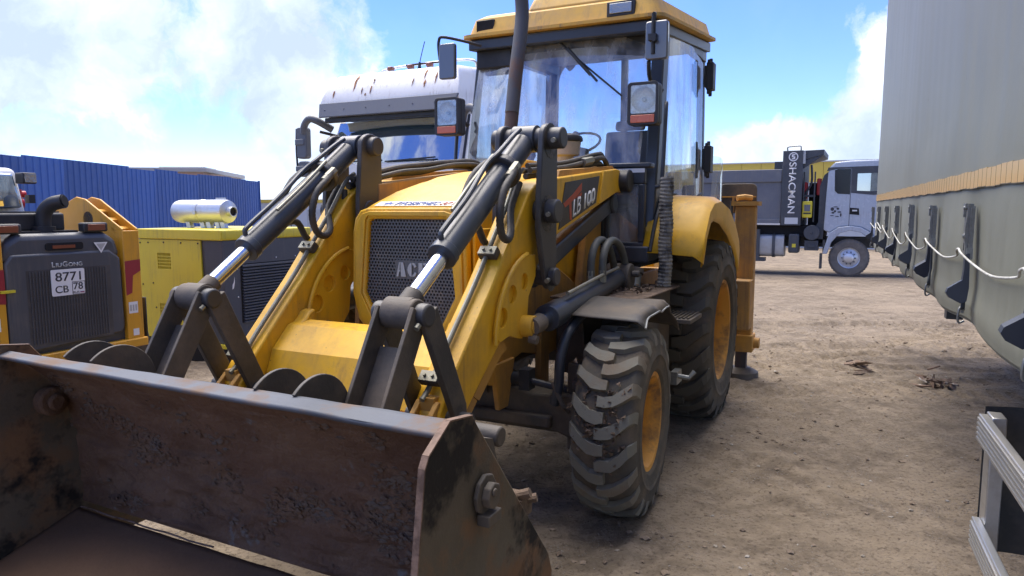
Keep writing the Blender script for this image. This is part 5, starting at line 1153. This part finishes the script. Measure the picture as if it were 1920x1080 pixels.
lr(MB().box(-.1, .10, -1.2, 1.2, .35, .85), 'bumper', 'white_paint', bev=.04)
lr(MB().box(.0, .02, -.9, .9, 1.0, 2.0), 'front_panel', 'white_paint', bev=.01)

# ------------------------------------------------------------------ grey dump truck in the distance (x along its heading, near side at y = 0)
DT = thing('dump_truck', 'grey dump truck with pale blue cab and white lettering on its body front', 'dump truck', yard(-18.07, 0, -.29), ROT + math.pi/2)
def dt(mb, name, m, parent=DT, **k): return mb.build(name, M[m], parent, **k)
q_ = .29
tb = dt(MB().prism([(-5.6, 1.40), (-.135, 1.40), (-.135, 2.95), (-.6, 2.97), (-5.6, 2.97), (-5.9, 2.4)], 'y', .03, 2.42), 'tipper_body', 'dump_grey', bev=.02)
tb['label'] = 'grey steel tipper body'
dt(MB().box(-5.7, -.14, -.03, .028, 2.62, 2.98).box(-5.7, -.14, -.025, .028, 1.40, 1.58), 'body_rail', 'dump_grey', tb, bev=.02)
for u in (-5.2, -4.2, -3.1, -2.1, -1.12):
    dt(MB().prism([(u-.12, 1.582), (u+.04, 1.582), (u+.18, 2.618), (u+.02, 2.618)], 'y', -.02, .0295), 'body_rib', 'dump_grey', tb, bev=.01)
dt(MB().box(-5.6, -.14, -.045, -.03, 1.41, 1.455), 'reflective_strip', 'decal_white', tb)
cl_ = dt(MB().box(-.133, .403, -.06, 2.46, 1.396, 3.49), 'front_column', 'dump_dark', tb, bev=.015)
dt(MB().tube([(-.02, -.0, 3.49), (-.02, -.02, 3.58), (.05, -.02, 3.60), (.30, -.02, 3.61), (.33, -.02, 3.56), (.33, .0, 3.49)], .018, 8, 3), 'hand_rail', 'galv', tb)
dt(MB().box(.40, .46, -.06, .25, 3.12, 3.46), 'column_plate', 'tank_grey', tb)
dt(MB().hexa([(.404, .0, 3.22), (.92, .0, 3.36), (.92, 2.4, 3.36), (.404, 2.4, 3.22), (.404, 0, 3.485), (.93, 0, 3.495), (.93, 2.4, 3.495), (.404, 2.4, 3.485)]).prism([(.404, 2.98), (.75, 3.22), (.93, 3.36), (.404, 3.215)], 'y', .02, .06), 'cab_guard', 'dump_dark', tb, bev=.01)
dt(MB().box(-.40, -.134, .4, 2.0, 2.98, 3.22), 'body_hump', 'dump_dark', tb)
text('lettering', 'SHACMAN', M['letter_white'], cl_, (.045, -.062, 3.16), (0, 0, -1), (1, 0, 0), 1.42, .19, ext=-.004, bold=.008)
rg = [( .145 + .125*math.cos(R(a)), 3.315 + .125*math.sin(R(a))) for a in range(0, 360, 12)]; ri = [(.145 + .098*math.cos(R(a)), 3.315 + .098*math.sin(R(a))) for a in range(0, 360, 12)]
dt(MB().holed(rg, [ri], 'y', -.0615, -.066).prism([(.10, 3.30), (.10, 3.38), (.20, 3.39), (.175, 3.355), (.135, 3.35), (.16, 3.315)], 'y', -.0615, -.066).prism([(.19, 3.33), (.19, 3.25), (.09, 3.24), (.115, 3.275), (.155, 3.28), (.13, 3.315)], 'y', -.0615, -.066), 'emblem', 'letter_white', cl_, ang=0)
dt(MB().box(-.02, .33, -.064, -.0615, 1.44, 1.62), 'column_sticker', 'wall_pale', cl_)
# cab
cabp = [(1.0, 1.28), (1.05, 2.85), (1.10, 3.02), (1.22, 3.14), (1.6, 3.17), (3.0, 3.19), (3.25, 3.0), (3.42, 2.3), (3.45, 1.1), (2.35, 1.02)] 
arch = [(1.673+.62, .80+.25), (2.20, 1.22), (1.95, 1.36), (1.673, 1.40), (1.38, 1.36), (1.15, 1.20)]
cb_ = dt(MB().prism([(1.0, 1.28), (1.05, 2.85), (1.10, 3.02), (1.22, 3.14), (1.6, 3.17), (3.0, 3.19), (3.25, 3.0), (3.42, 2.3), (3.45, .9), (2.36, .95)] + arch, 'y', .0, 2.4), 'cab', 'cab_blue', bev=.04, seg=3)
dt(MB().prism([(1.0, .62), (1.12, .62), (1.22, .95), (1.42, 1.20), (1.673, 1.28), (1.95, 1.22), (2.22, 1.0), (2.36, .95), (2.20, 1.215), (1.95, 1.362), (1.673, 1.402), (1.38, 1.362), (1.15, 1.202)], 'y', -.06, .3), 'wheel_arch', 'cab_blue', cb_, bev=.015)
dt(MB().prism([(1.24, 2.36), (1.22, 2.92), (1.30, 2.95), (1.62, 2.95), (1.62, 2.26), (1.32, 2.28)], 'y', -.006, .02), 'quarter_window', 'tinted', cb_)
dt(MB().prism([(1.645, 2.30), (1.645, 2.96), (3.1, 2.99), (3.25, 2.40), (2.2, 2.24)], 'y', -.004, .02), 'door_window_frame', 'dump_dark', cb_)
dt(MB().prism([(1.79, 2.36), (1.79, 2.82), (3.0, 2.84), (3.1, 2.42), (2.2, 2.34)], 'y', -.008, .018), 'door_window', 'truck_glass', cb_)
dt(MB().box(1.626, 1.640, -.0045, .02, 1.40, 2.96), 'door_seam', 'dump_dark', cb_)
dt(MB().prism([(1.64, 1.72), (1.64, 1.90), (1.86, 1.88), (1.88, 1.70)], 'y', -.006, .02), 'handle_recess', 'void', cb_)
dt(MB().box(1.70, 1.82, -.025, -.007, 1.80, 1.84), 'door_handle', 'silver', cb_)
dt(MB().prism([(1.02, 2.90), (1.05, 3.0), (3.2, 3.03), (3.22, 2.965), (1.3, 2.955)], 'y', -.0035, .02), 'roof_gutter', 'dump_dark', cb_)
dt(MB().prism([(.62, 1.02), (.99, 1.02), (1.04, 2.88), (.95, 2.80), (.85, 2.5), (.85, 1.5)], 'y', .15, .5), 'cab_back', 'dump_dark', cb_)
# animal head drawing on the door
em = MB()
for cx, cz, rx, rz in ((1.20, 1.86, .045, .05), (1.34, 1.87, .035, .03), (1.27, 1.80, .03, .03), (1.38, 1.78, .05, .02), (1.22, 1.76, .04, .025), (1.28, 1.92, .06, .014), (1.42, 1.70, .02, .05), (1.20, 1.68, .05, .012), (1.33, 1.66, .05, .012)):
    em.prism([(cx + rx*math.cos(R(a)), cz + rz*math.sin(R(a))) for a in range(0, 360, 30)], 'y', -.004, .01)
dt(em, 'emblem', 'decal_black', cb_, ang=0)
# chassis, tank, filters, ladder
ch = dt(MB().box(-6.0, 3.3, .55, .72, .78, 1.05).box(-6.0, 3.3, 1.7, 1.87, .78, 1.05), 'chassis_frame', 'dump_dark')
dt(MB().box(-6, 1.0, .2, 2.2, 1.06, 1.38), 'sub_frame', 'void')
tk_ = dt(MB().prism(rrect(.02, .62, .50, 1.13, .12), 'x', -1.55, -.02), 'fuel_tank', 'tank_grey', bev=.01)
for u in (-1.15, -.72, -.30): dt(MB().prism(rrect(.0, .64, .48, 1.15, .12), 'x', u-.04, u+.04), 'tank_strap', 'dump_dark', tk_)
dt(MB().box(-.78, -.68, -.04, .1, .36, 1.28).box(-.80, -.52, -.02, .3, .36, .46), 'tank_bracket', 'dump_dark', tk_)
bx = dt(MB().box(.10, .38, -.02, .5, .62, 1.16), 'battery_box', 'dump_dark', bev=.04)
dt(MB().box(.20, .30, -.026, -.021, .78, .88), 'sticker', 'lemon', bx)
dt(MB().cyl((.70, .0, 1.20), (.70, .4, 1.20), .21, n=26).cyl((.70, -.02, 1.20), (.70, .0, 1.20), .03, n=10).box(.52, .88, .05, .5, .70, .98).box(.60, .80, .03, .06, .78, .86), 'air_tank', 'dump_dark', bev=.01)
fe = dt(MB().prism(rrect(.42, .68, 1.62, 2.08, .03), 'y', .02, .2), 'extinguisher_box', 'lemon', bev=.02)
dt(MB().box(.48, .63, .0, .019, 1.80, 1.98), 'box_window', 'visor_grey', fe)
dt(MB().box(.46, .66, .012, .019, 1.72, 1.76), 'box_latch', 'plastic', fe)
dt(MB().tube([(.44, .1, 1.55), (.44, .1, 2.9)], .02, 8).tube([(.72, .1, 1.5), (.72, .1, 2.9)], .02, 8).tube([(.5, .3, 1.4), (.46, .3, 2.2), (.62, .3, 2.6), (.6, .3, 3.1)], .03, 8, 4).box(.42, .74, .2, .4, 2.2, 2.26), 'ladder_and_pipes', 'dump_dark')
rd = dt(MB().box(.40, .52, .35, .5, 2.15, 2.62).box(.76, .88, .3, .45, 2.25, 2.72), 'red_air_filter', 'red', bev=.03)
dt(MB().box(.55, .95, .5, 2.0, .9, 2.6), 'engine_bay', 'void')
def dwheel(u, first):
    w = dt(MB().lathe([(.285, -.01), (.29, .02), (.27, .03), (.25, .07), (.20, .06), (.14, .02), (.13, -.03), (.08, -.05), (.001, -.05)], 36, (u, .06, .515), 'y'), 'wheel', 'silver')
    dt(MB().lathe([(.285, .0), (.36, -.02), (.46, -.015), (.505, .02), (.515, .06), (.515, .28), (.46, .32), (.285, .3)], 48, (u, .06, .515), 'y'), 'tyre', 'rubber_dusty', w)
    for i in range(10):
        a = 2*math.pi*i/10; dt(MB().cyl((u + .17*math.cos(a), .05, .515 + .17*math.sin(a)), (u + .17*math.cos(a), .11, .515 + .17*math.sin(a)), .018, n=6), 'wheel_nut', 'dump_dark', w)
    blk = MB()
    for i in range(40):
        a = 2*math.pi*i/40; c_, s_ = math.cos(a), math.sin(a)
        blk.bar((u + .507*c_, .065, .515 + .507*s_), (u + .507*c_, .16, .515 + .507*s_), .045, .03, (c_, 0, s_))
    dt(blk, 'tread', 'rubber_dusty', w)
for u in (1.673, 3.55, -3.4, -4.8): dwheel(u, False)
dt(MB().prism([(1.0, .62), (1.06, .62), (1.06, 1.0), (1.0, 1.0)], 'y', .0, .3).box(.93, .99, -.02, .28, .20, .62), 'mudguard', 'dark_plastic')

# ------------------------------------------------------------------ skid steer loader at the left edge (its back towards us)
SK = thing('skid_steer_loader', 'orange and dark grey skid steer loader with a square number plate on its back', 'skid steer', yard(.1, -4.6, -.02), ROT)
def sk_(mb, name, m, parent=SK, **k): return mb.build(name, M[m], parent, **k)
# local x as in the yard frame minus .1, local y minus -4.6; the back door is the plane y = .9
ox, oy = -.1, 4.6
bod = sk_(MB().box(-.60, .58, -.9, .86, .30, 1.10).box(-.52, .50, -.8, .80, 1.1, 1.26), 'body', 'skid_grey', bev=.03)
dr_ = [(.41, .50), (.41, 1.20), (.36, 1.27), (-.42, 1.27), (-.515, 1.20), (-.525, .60), (-.50, .545), (.30, .50)]
door = sk_(MB().prism(dr_, 'x', 0, 1).xf(Matrix(((0, 1, 0, 0), (1, 0, 0, 0), (0, 0, 1, 0), (0, 0, 0, 1)))), 'engine_door', 'skid_grey', bev=.02)
# (prism runs along y: rebuild as a proper slab in the back plane)
bpy.data.objects.remove(door)
door = sk_(MB().prism(dr_, 'y', .862, .905), 'engine_door', 'skid_grey', bev=.02)
sk_(MB().prism([(.44, 1.20), (.40, 1.36), (.30, 1.42), (-.40, 1.42), (-.50, 1.36), (-.54, 1.20)], 'y', .30, .890), 'hood', 'skid_grey', bev=.05, seg=3)
sk_(MB().prism(rrect(-.20, .10, 1.285, 1.345, .02), 'y', .8905, .90), 'hood_grip', 'void', door)
sk_(MB().box(-.13, .05, .9, .906, 1.30, 1.325), 'grip_lamp', 'amber_dark', door)
gl_ = MB()
for i in range(27):
    x = .24 - i*.0235
    for j in range(12): gl_.box(x-.004, x+.004, .906, .911, .56 + j*.048, .60 + j*.048)
sk_(gl_, 'door_grille', 'skid_grey', door, ang=0)
sk_(MB().box(-.415, .265, .9052, .9058, .54, 1.14), 'grille_backing', 'black_paint', door)
pl = sk_(MB().prism(rrect(-.182, .086, .922, 1.132, .012), 'y', .9115, .918), 'number_plate', 'letter_white', door)
yt = .9182
tx = lambda s_, x, z, w, h, b=.0: text('lettering', s_, M['decal_black'], pl, (x, yt, z), (-1, 0, 0), (0, 0, 1), w, h, bold=b)
tx('8771', .054, 1.038, .205, .072, .01); tx('CB', .060, .945, .105, .058, .01); tx('78', -.085, .962, .078, .058, .01); tx('RUS', -.082, .932, .048, .017)
fr_p = [(-.075, .924), (-.181, .924), (-.181, 1.028), (-.075, 1.028)]
MB().holed(fr_p, [[(-.079, .927), (-.178, .927), (-.178, 1.024), (-.079, 1.024)]], 'y', yt, yt+.001).build('region_frame', M['decal_black'], pl, ang=0)
for k, mm_ in enumerate(('letter_white', 'decal_blue', 'red')): MB().box(-.172, -.138, yt, yt+.0012, .944-k*.005, .9487-k*.005).build('flag_stripe', M[mm_], pl, ang=0)
text('lettering', 'L', M['letter_grey'], door, (.068, .9065, 1.152), (-1, 0, 0), (0, 0, 1), .026, .042, bold=.02)
text('lettering', 'IU', M['letter_grey'], door, (.036, .9065, 1.152), (-1, 0, 0), (0, 0, 1), .045, .032, bold=.02)
text('lettering', 'G', M['letter_grey'], door, (-.016, .9065, 1.152), (-1, 0, 0), (0, 0, 1), .04, .042, bold=.02)
text('lettering', 'ONG', M['letter_grey'], door, (-.062, .9065, 1.152), (-1, 0, 0), (0, 0, 1), .115, .032, bold=.02)
sk_(MB().prism([(-.285, 1.335), (-.405, 1.335), (-.345, 1.245)], 'y', .9055, .907), 'warning_sticker', 'letter_white', door, ang=0)
sk_(MB().prism([(-.305, 1.325), (-.385, 1.325), (-.345, 1.268)], 'y', .9071, .908), 'warning_mark', 'letter_grey', door, ang=0)
sk_(MB().box(.36, .46, .905, .93, .985, 1.005), 'door_latch', 'lemon', door)
for x in (.375, -.315):
    lt = sk_(MB().box(x-.12, x+.09, .80, .885, 1.422, 1.50), 'tail_lamp', 'plastic', bev=.015)
    sk_(MB().box(x-.09, x+.06, .8855, .893, 1.435, 1.487), 'lamp_lens', 'amber_dark', lt, bev=.004)
for x in (.14, -.16):
    for k in range(6): sk_(MB().box(x-.10, x+.10, .42+k*.06, .45+k*.06, 1.4205, 1.437), 'vent_slat', 'plastic')
ex = sk_(MB().tube([(-.06, .62, 1.40), (-.06, .62, 1.52), (-.07, .64, 1.60), (-.10, .70, 1.655), (-.14, .78, 1.675)], .058, 16, 5), 'exhaust_elbow', 'plastic')
sk_(MB().cyl((-.14, .781, 1.675), (-.145, .79, 1.677), .047, n=16), 'exhaust_mouth', 'void', ex)
sk_(MB().cyl((-.06, .62, 1.42), (-.06, .62, 1.47), .085, n=18), 'exhaust_collar', 'plastic', ex)
# side uprights
for s, x0, x1 in ((1, .42, .60), (-1, -.545, -.70)):
    tw = sk_(MB().prism([(.90, .46), (.90, 1.44), (.42, 1.70), (.30, 1.72), (-.2, 1.55), (-.7, 1.1), (-.7, .46)], 'x', x0, x0 + s*.018), 'arm_tower', 'orange', bev=.006)
    sk_(MB().prism([(.90, .46), (.90, 1.44), (.42, 1.70), (.30, 1.72), (-.2, 1.55), (-.7, 1.1), (-.7, .46)], 'x', x1 - s*.018, x1), 'tower_plate', 'orange', tw, bev=.006)
    sk_(MB().box(min(x0, x1), max(x0, x1), .888, .905, .455, 1.425), 'tower_back', 'orange', tw, bev=.006)
    sk_(MB().cyl((x0, .45, 1.52), (x1, .45, 1.52), .07, n=18), 'pivot_pin', 'plastic', tw)
    for k in range(3): sk_(MB().hexa([(x0, .80-k*.14, 1.42+k*.075), (x1, .80-k*.14, 1.42+k*.075), (x1, .76-k*.14, 1.44+k*.075), (x0, .76-k*.14, 1.44+k*.075), (x0, .80-k*.14, 1.44+k*.075), (x1, .80-k*.14, 1.44+k*.075), (x1, .76-k*.14, 1.46+k*.075), (x0, .76-k*.14, 1.46+k*.075)]), 'tower_step', 'orange', tw)
    sk_(MB().prism([(x0 if s > 0 else x0-.02, .90), (x1, .92), (x1, 1.17), (x0 if s > 0 else x0-.02, 1.16)] if s > 0 else [(x0-.005, .86), (x0-.06, .88), (x0-.075, 1.03), (x1+.004, 1.07), (x1+.004, 1.17), (x0-.005, 1.16)], 'y', .9055, .9075), 'red_stripe', 'maroon', tw, ang=0)
    tk2 = sk_(MB().box(min(x0, x1)+.05, max(x0, x1)-.02, .9055, .9075, .70, .80), 'safety_sticker', 'letter_white', tw, ang=0)
    for k in range(3): sk_(MB().box(min(x0, x1)+.06+k*.025, min(x0, x1)+.075+k*.025, .9076, .9085, .72, .775), 'sticker_mark', 'letter_grey', tk2, ang=0)
    sk_(MB().box(min(x0, x1)+.05, max(x0, x1)-.05, .9055, .9075, .50, .56), 'small_sticker', 'letter_white', tw, ang=0)
sk_(MB().box(-.78, -.765, .55, .85, .46, .82), 'mud_flap', 'dark_plastic', bev=.02)
sk_(MB().box(-.72, .62, .80, .93, .40, .475), 'bumper', 'orange', bev=.01)
# cab
cab_ = sk_(MB().hexa([(-.12, -.75, 1.26), (.55, -.75, 1.26), (.55, .40, 1.26), (-.12, .40, 1.26), (-.06, -.75, 1.95), (.55, -.75, 1.95), (.55, .30, 1.95), (-.06, .30, 1.95)]), 'cab', 'white_paint', bev=.05, seg=3)
sk_(MB().prism([(-.03, 1.62), (.56, 1.60), (.56, 1.90), (.03, 1.90)], 'y', .36, .412), 'rear_window', 'truck_glass', cab_, bev=.02)
sk_(MB().box(-.25, .6, .05, .60, 1.43, 1.58), 'cooler_hood', 'plastic', bev=.02)
for k in range(6): sk_(MB().box(-.24, .59, .10+k*.08, .14+k*.08, 1.5805, 1.592), 'vent_slat', 'black_paint')
wl = sk_(MB().box(-.14, -.03, .32, .44, 1.82, 1.91), 'work_lamp', 'plastic', cab_, bev=.01)
sk_(MB().box(-.13, -.04, .441, .447, 1.83, 1.90), 'lamp_lens', 'lamp_glass', cab_)
sk_(MB().box(-.16, -.11, .30, .36, 1.66, 1.73), 'side_lamp', 'plastic', cab_)
sk_(MB().cyl((.20, .2, 1.95), (.20, .2, 1.985), .02, n=8), 'roof_bolt', 'silver', cab_)
vv_ = sk_(MB().cyl((-.22, .0, 1.58), (-.22, .0, 1.78), .035, n=12).cyl((-.28, .0, 1.74), (-.16, .0, 1.74), .03, n=12).cyl((-.25, .0, 1.66), (-.19, .0, 1.66), .05, n=12), 'red_valve', 'red')
for s in (1, -1):
    for yy in (.42, -.55):
        w_ = sk_(MB().cyl((s*.70, yy, .38), (s*.78, yy, .38), .18, n=20), 'wheel', 'orange')
        sk_(MB().lathe([(.19, -.13), (.33, -.14), (.39, -.10), (.40, 0), (.39, .10), (.33, .14), (.19, .13)], 30, (s*.72, yy, .38), 'x'), 'tyre', 'rubber', w_)

# ------------------------------------------------------------------ generator in a yellow and grey canopy
GN = thing('generator', 'yellow and dark grey generator canopy with a silver silencer on its roof', 'generator', yard(-2.3, -4.5, -.04), ROT)
def gn(mb, name, m, parent=GN, **k): return mb.build(name, M[m], parent, **k)
# corner nearest the camera: x = .64, y = .63 ; front is the plane x = .64
cx0, cx1, cy0, cy1 = -.66, .64, -.66, .63
can = gn(MB().box(cx0, cx1-.012, cy0, cy1-.012, .21, 1.40), 'canopy', 'grey_panel', bev=.01)
yf = MB()
v1 = [(-.36, .98), (-.155, .98), (-.155, 1.155), (-.36, 1.155)]; v2 = [(-.40+.04, .42), (-.18, .42), (-.18, .60), (-.36, .60)]
yf.holed([(cy0, .215), (.335, .215), (.315, 1.30), (cy0, 1.30)], [v1, v2], 'x', cx1-.0115, cx1+.008)
pn = gn(yf, 'yellow_panel', 'lemon', bev=.003)
for v_ in (v1, v2):
    (ya, za), (yb, _), (_, zb), _ = v_
    gn(MB().box(cx1-.0118, cx1-.008, ya, yb, za, zb), 'vent_void', 'void', pn)
    b_ = MB()
    for i in range(1, 10): y_ = ya + (yb-ya)*i/10; b_.box(cx1-.006, cx1+.006, y_-.0035, y_+.0035, za, zb)
    for j in range(1, 5): zz = za + (zb-za)*j/5; b_.box(cx1-.007, cx1+.005, ya, yb, zz-.005, zz+.005)
    gn(b_, 'vent_grille', 'lemon', pn, ang=0)
bo = MB().lathe([(.010, 0), (.008, .006), (.001, .007)], 8, (0, 0, 0), 'x').mesh('panel_bolt', M['plastic'])
for y_, zz in ((-.63, 1.26), (-.5, 1.265), (-.25, 1.27), (.02, 1.27), (.28, 1.27), (-.62, .80), (-.45, .82), (.29, .80), (-.63, .26), (-.40, .25), (.30, .26), (-.42, .55)):
    o = bpy.data.objects.new('panel_bolt', bo); C.objects.link(o); o.parent = pn; o.location = (cx1+.008, y_, zz)
gn(MB().prism(rrect(cy0-.01, cy1+.012, 1.305, 1.415, .02), 'x', cx0, cx1+.018), 'top_cap', 'lemon', bev=.01)
gn(MB().box(cx0, cx1-.0119, cy1-.0118, cy1+.0, .215, 1.30), 'side_panel', 'grey_panel')
sl_m = MB().hexa([(-.90/2+.0, .0, 0), (.45, .0, 0), (.45, .022, -.008), (-.45, .022, -.008), (-.45, .0, .016), (.45, .0, .016), (.45, .022, .006), (-.45, .022, .006)]).mesh('louvre_slat', M['grey_panel'], 20)
gn(MB().box(-.52, .42, cy1+.0005, cy1+.0015, .42, 1.05), 'louvre_void', 'void')
for k in range(20):
    o = bpy.data.objects.new('louvre_slat', sl_m); C.objects.link(o); o.parent = GN; o.location = (-.05, cy1+.0016, .425 + k*.0315)
for x_, zz in ((.46, 1.0), (.46, .7), (.46, .4), (.2, 1.09), (-.1, 1.09), (-.4, 1.09), (.2, .385), (-.1, .385)):
    gn(MB().lathe([(.009, 0), (.007, .005), (.001, .006)], 8, (x_, cy1, zz), 'y'), 'panel_screw', 'silver')
gn(MB().prism([(.50, .86), (.50, .92), (.515, .86), (.53, .84), (.535, .79), (.515, .80)], 'y', cy1+.0003, cy1+.0012), 'paint_mark', 'letter_white', ang=0)
gn(MB().box(cx0-.05, cx1+.02, cy0, cy1+.01, .0, .205), 'base_skid', 'void', bev=.01)
gn(MB().box(cx1-.1, cx1+.022, cy1-.28, cy1+.012, .175, .2145), 'base_lip', 'lemon')
si = gn(MB().lathe([(.001, -.52), (.10, -.52), (.125, -.50), (.132, -.46), (.132, .26), (.125, .29), (.07, .31), (.055, .31), (.055, .37), (.048, .37), (.048, .30)], 32, (.12, -.13, 1.60), 'y'), 'silencer', 'silver', ang=40)
gn(MB().cyl((.12, .20, 1.60), (.12, .22, 1.60), .047, n=20), 'silencer_mouth', 'void', si)
gn(MB().lathe([(.134, -.01), (.138, 0), (.134, .01)], 32, (.12, -.22, 1.60), 'y').box(.25, .27, -.24, -.20, 1.57, 1.61).cyl((.12, -.66, 1.60), (.12, -.64, 1.60), .10, n=20).box(.11, .13, -.02, .12, 1.725, 1.755), 'clamp_band', 'silver', si)
for y_ in (-.45, -.22, -.12, .02, .10): gn(MB().bar((.15, y_, 1.50), (.15, y_+.03, 1.41), .05, .06, (0, 1, 0)), 'silencer_foot', 'silver', si)

# ------------------------------------------------------------------ litter and loose stones
def splinters(name, label, cat, p, n, size, seed, mats, group=None):
    r = random.Random(seed); root = thing(name, label, cat, (p[0], p[1], gz(*p)-.004), r.uniform(0, 6)); 
    for k in range(n):
        L_ = size*r.uniform(.35, 1); w = size*r.uniform(.06, .22); a = r.uniform(0, 6.28); c = Vector((r.gauss(0, size*.28), r.gauss(0, size*.18), .01 + .012*k*r.uniform(.5, 1)))
        pts_ = [(-L_/2, -w/2), (-L_*.1, -w*.6), (L_*.4, -w*.4), (L_/2, w*.1), (L_*.2, w*.55), (-L_*.3, w*.4)]
        mb = MB().prism(pts_, 'z', 0, .006 + r.uniform(0, .012)).xf(Matrix.Translation(c) @ Matrix.Rotation(a, 4, 'Z') @ Matrix.Rotation(r.uniform(-.55, .55), 4, 'X') @ Matrix.Rotation(r.uniform(-.35, .35), 4, 'Y'))
        mb.build('splinter', M[mats[k % len(mats)]], root)
    return root
splinters('broken_wood', 'small heap of broken grey wood lying on the bare earth', 'wood scraps', (3.47, 6.96), 11, .30, 3, ('wood', 'mud', 'wood'))
rt = splinters('broken_board', 'torn brown board with upright jagged pieces lying on the earth near the trailer', 'board scraps', (3.88, 6.36), 14, .34, 8, ('board', 'mud', 'board'))
for k, (x, y, h, w) in enumerate(((-.02, .02, .14, .07), (.06, .0, .10, .10), (-.09, -.02, .08, .06), (.02, -.05, .09, .09))):
    MB().prism([(x-w/2, 0), (x+w/2, 0), (x+w*.42, h*.55), (x+w*.1, h*.62), (x+w*.05, h), (x-w*.12, h*.6), (x-w*.45, h*.5)], 'y', y, y+.012).build('upright_piece', M['board'], rt)
def stones(name, lab, n, smin, smax, m, seed, area):
    r = random.Random(seed); mb = MB()
    base = [(1, 0, 0), (-1, 0, 0), (0, 1, 0), (0, -1, 0), (0, 0, 1), (0, 0, -1), (.6, .6, .5), (-.6, .6, .5), (.6, -.6, .5), (-.6, -.6, .5)]
    tri = [(4, 6, 0), (4, 2, 6), (4, 7, 2), (4, 1, 7), (4, 9, 1), (4, 3, 9), (4, 8, 3), (4, 0, 8), (6, 2, 0), (7, 1, 2), (9, 3, 1), (8, 0, 3), (0, 2, 5), (2, 1, 5), (1, 3, 5), (3, 0, 5)]
    i = 0
    while i < n:
        x = r.uniform(area[0], area[1]); y = area[2] + (area[3]-area[2])*r.random()**1.3
        if noise.noise(Vector((x*.9, y*.9, seed))) < r.uniform(-.5, .35): continue
        i += 1
        s = smin + (smax-smin)*r.random()**4; z = gz(x, y); a = r.uniform(0, 6.28); ca, sa = math.cos(a), math.sin(a)
        sx, sy, sz = s*r.uniform(.7, 1.3), s*r.uniform(.6, 1), s*r.uniform(.4, .8)
        vs = []
        for b in base:
            q = (b[0]*sx*r.uniform(.8, 1.15), b[1]*sy*r.uniform(.8, 1.15), b[2]*sz*r.uniform(.8, 1.1)); vs.append((x + q[0]*ca - q[1]*sa, y + q[0]*sa + q[1]*ca, z + q[2] + sz*.25))
        mb.add(vs, tri)
    o = mb.build(name, M[m], None, ang=50); o['kind'] = 'stuff'; o['label'] = lab; o['category'] = name.split('_')[-1]; return o
stones('gravel', 'small pale pebbles scattered over the earth', 2600, .003, .015, 'stone', 2, (-1, 7, 2.2, 11))
stones('mud_crumbs', 'crumbled clods of dark mud scattered over the earth', 3400, .004, .024, 'clod', 9, (-1, 7, 2.2, 12))
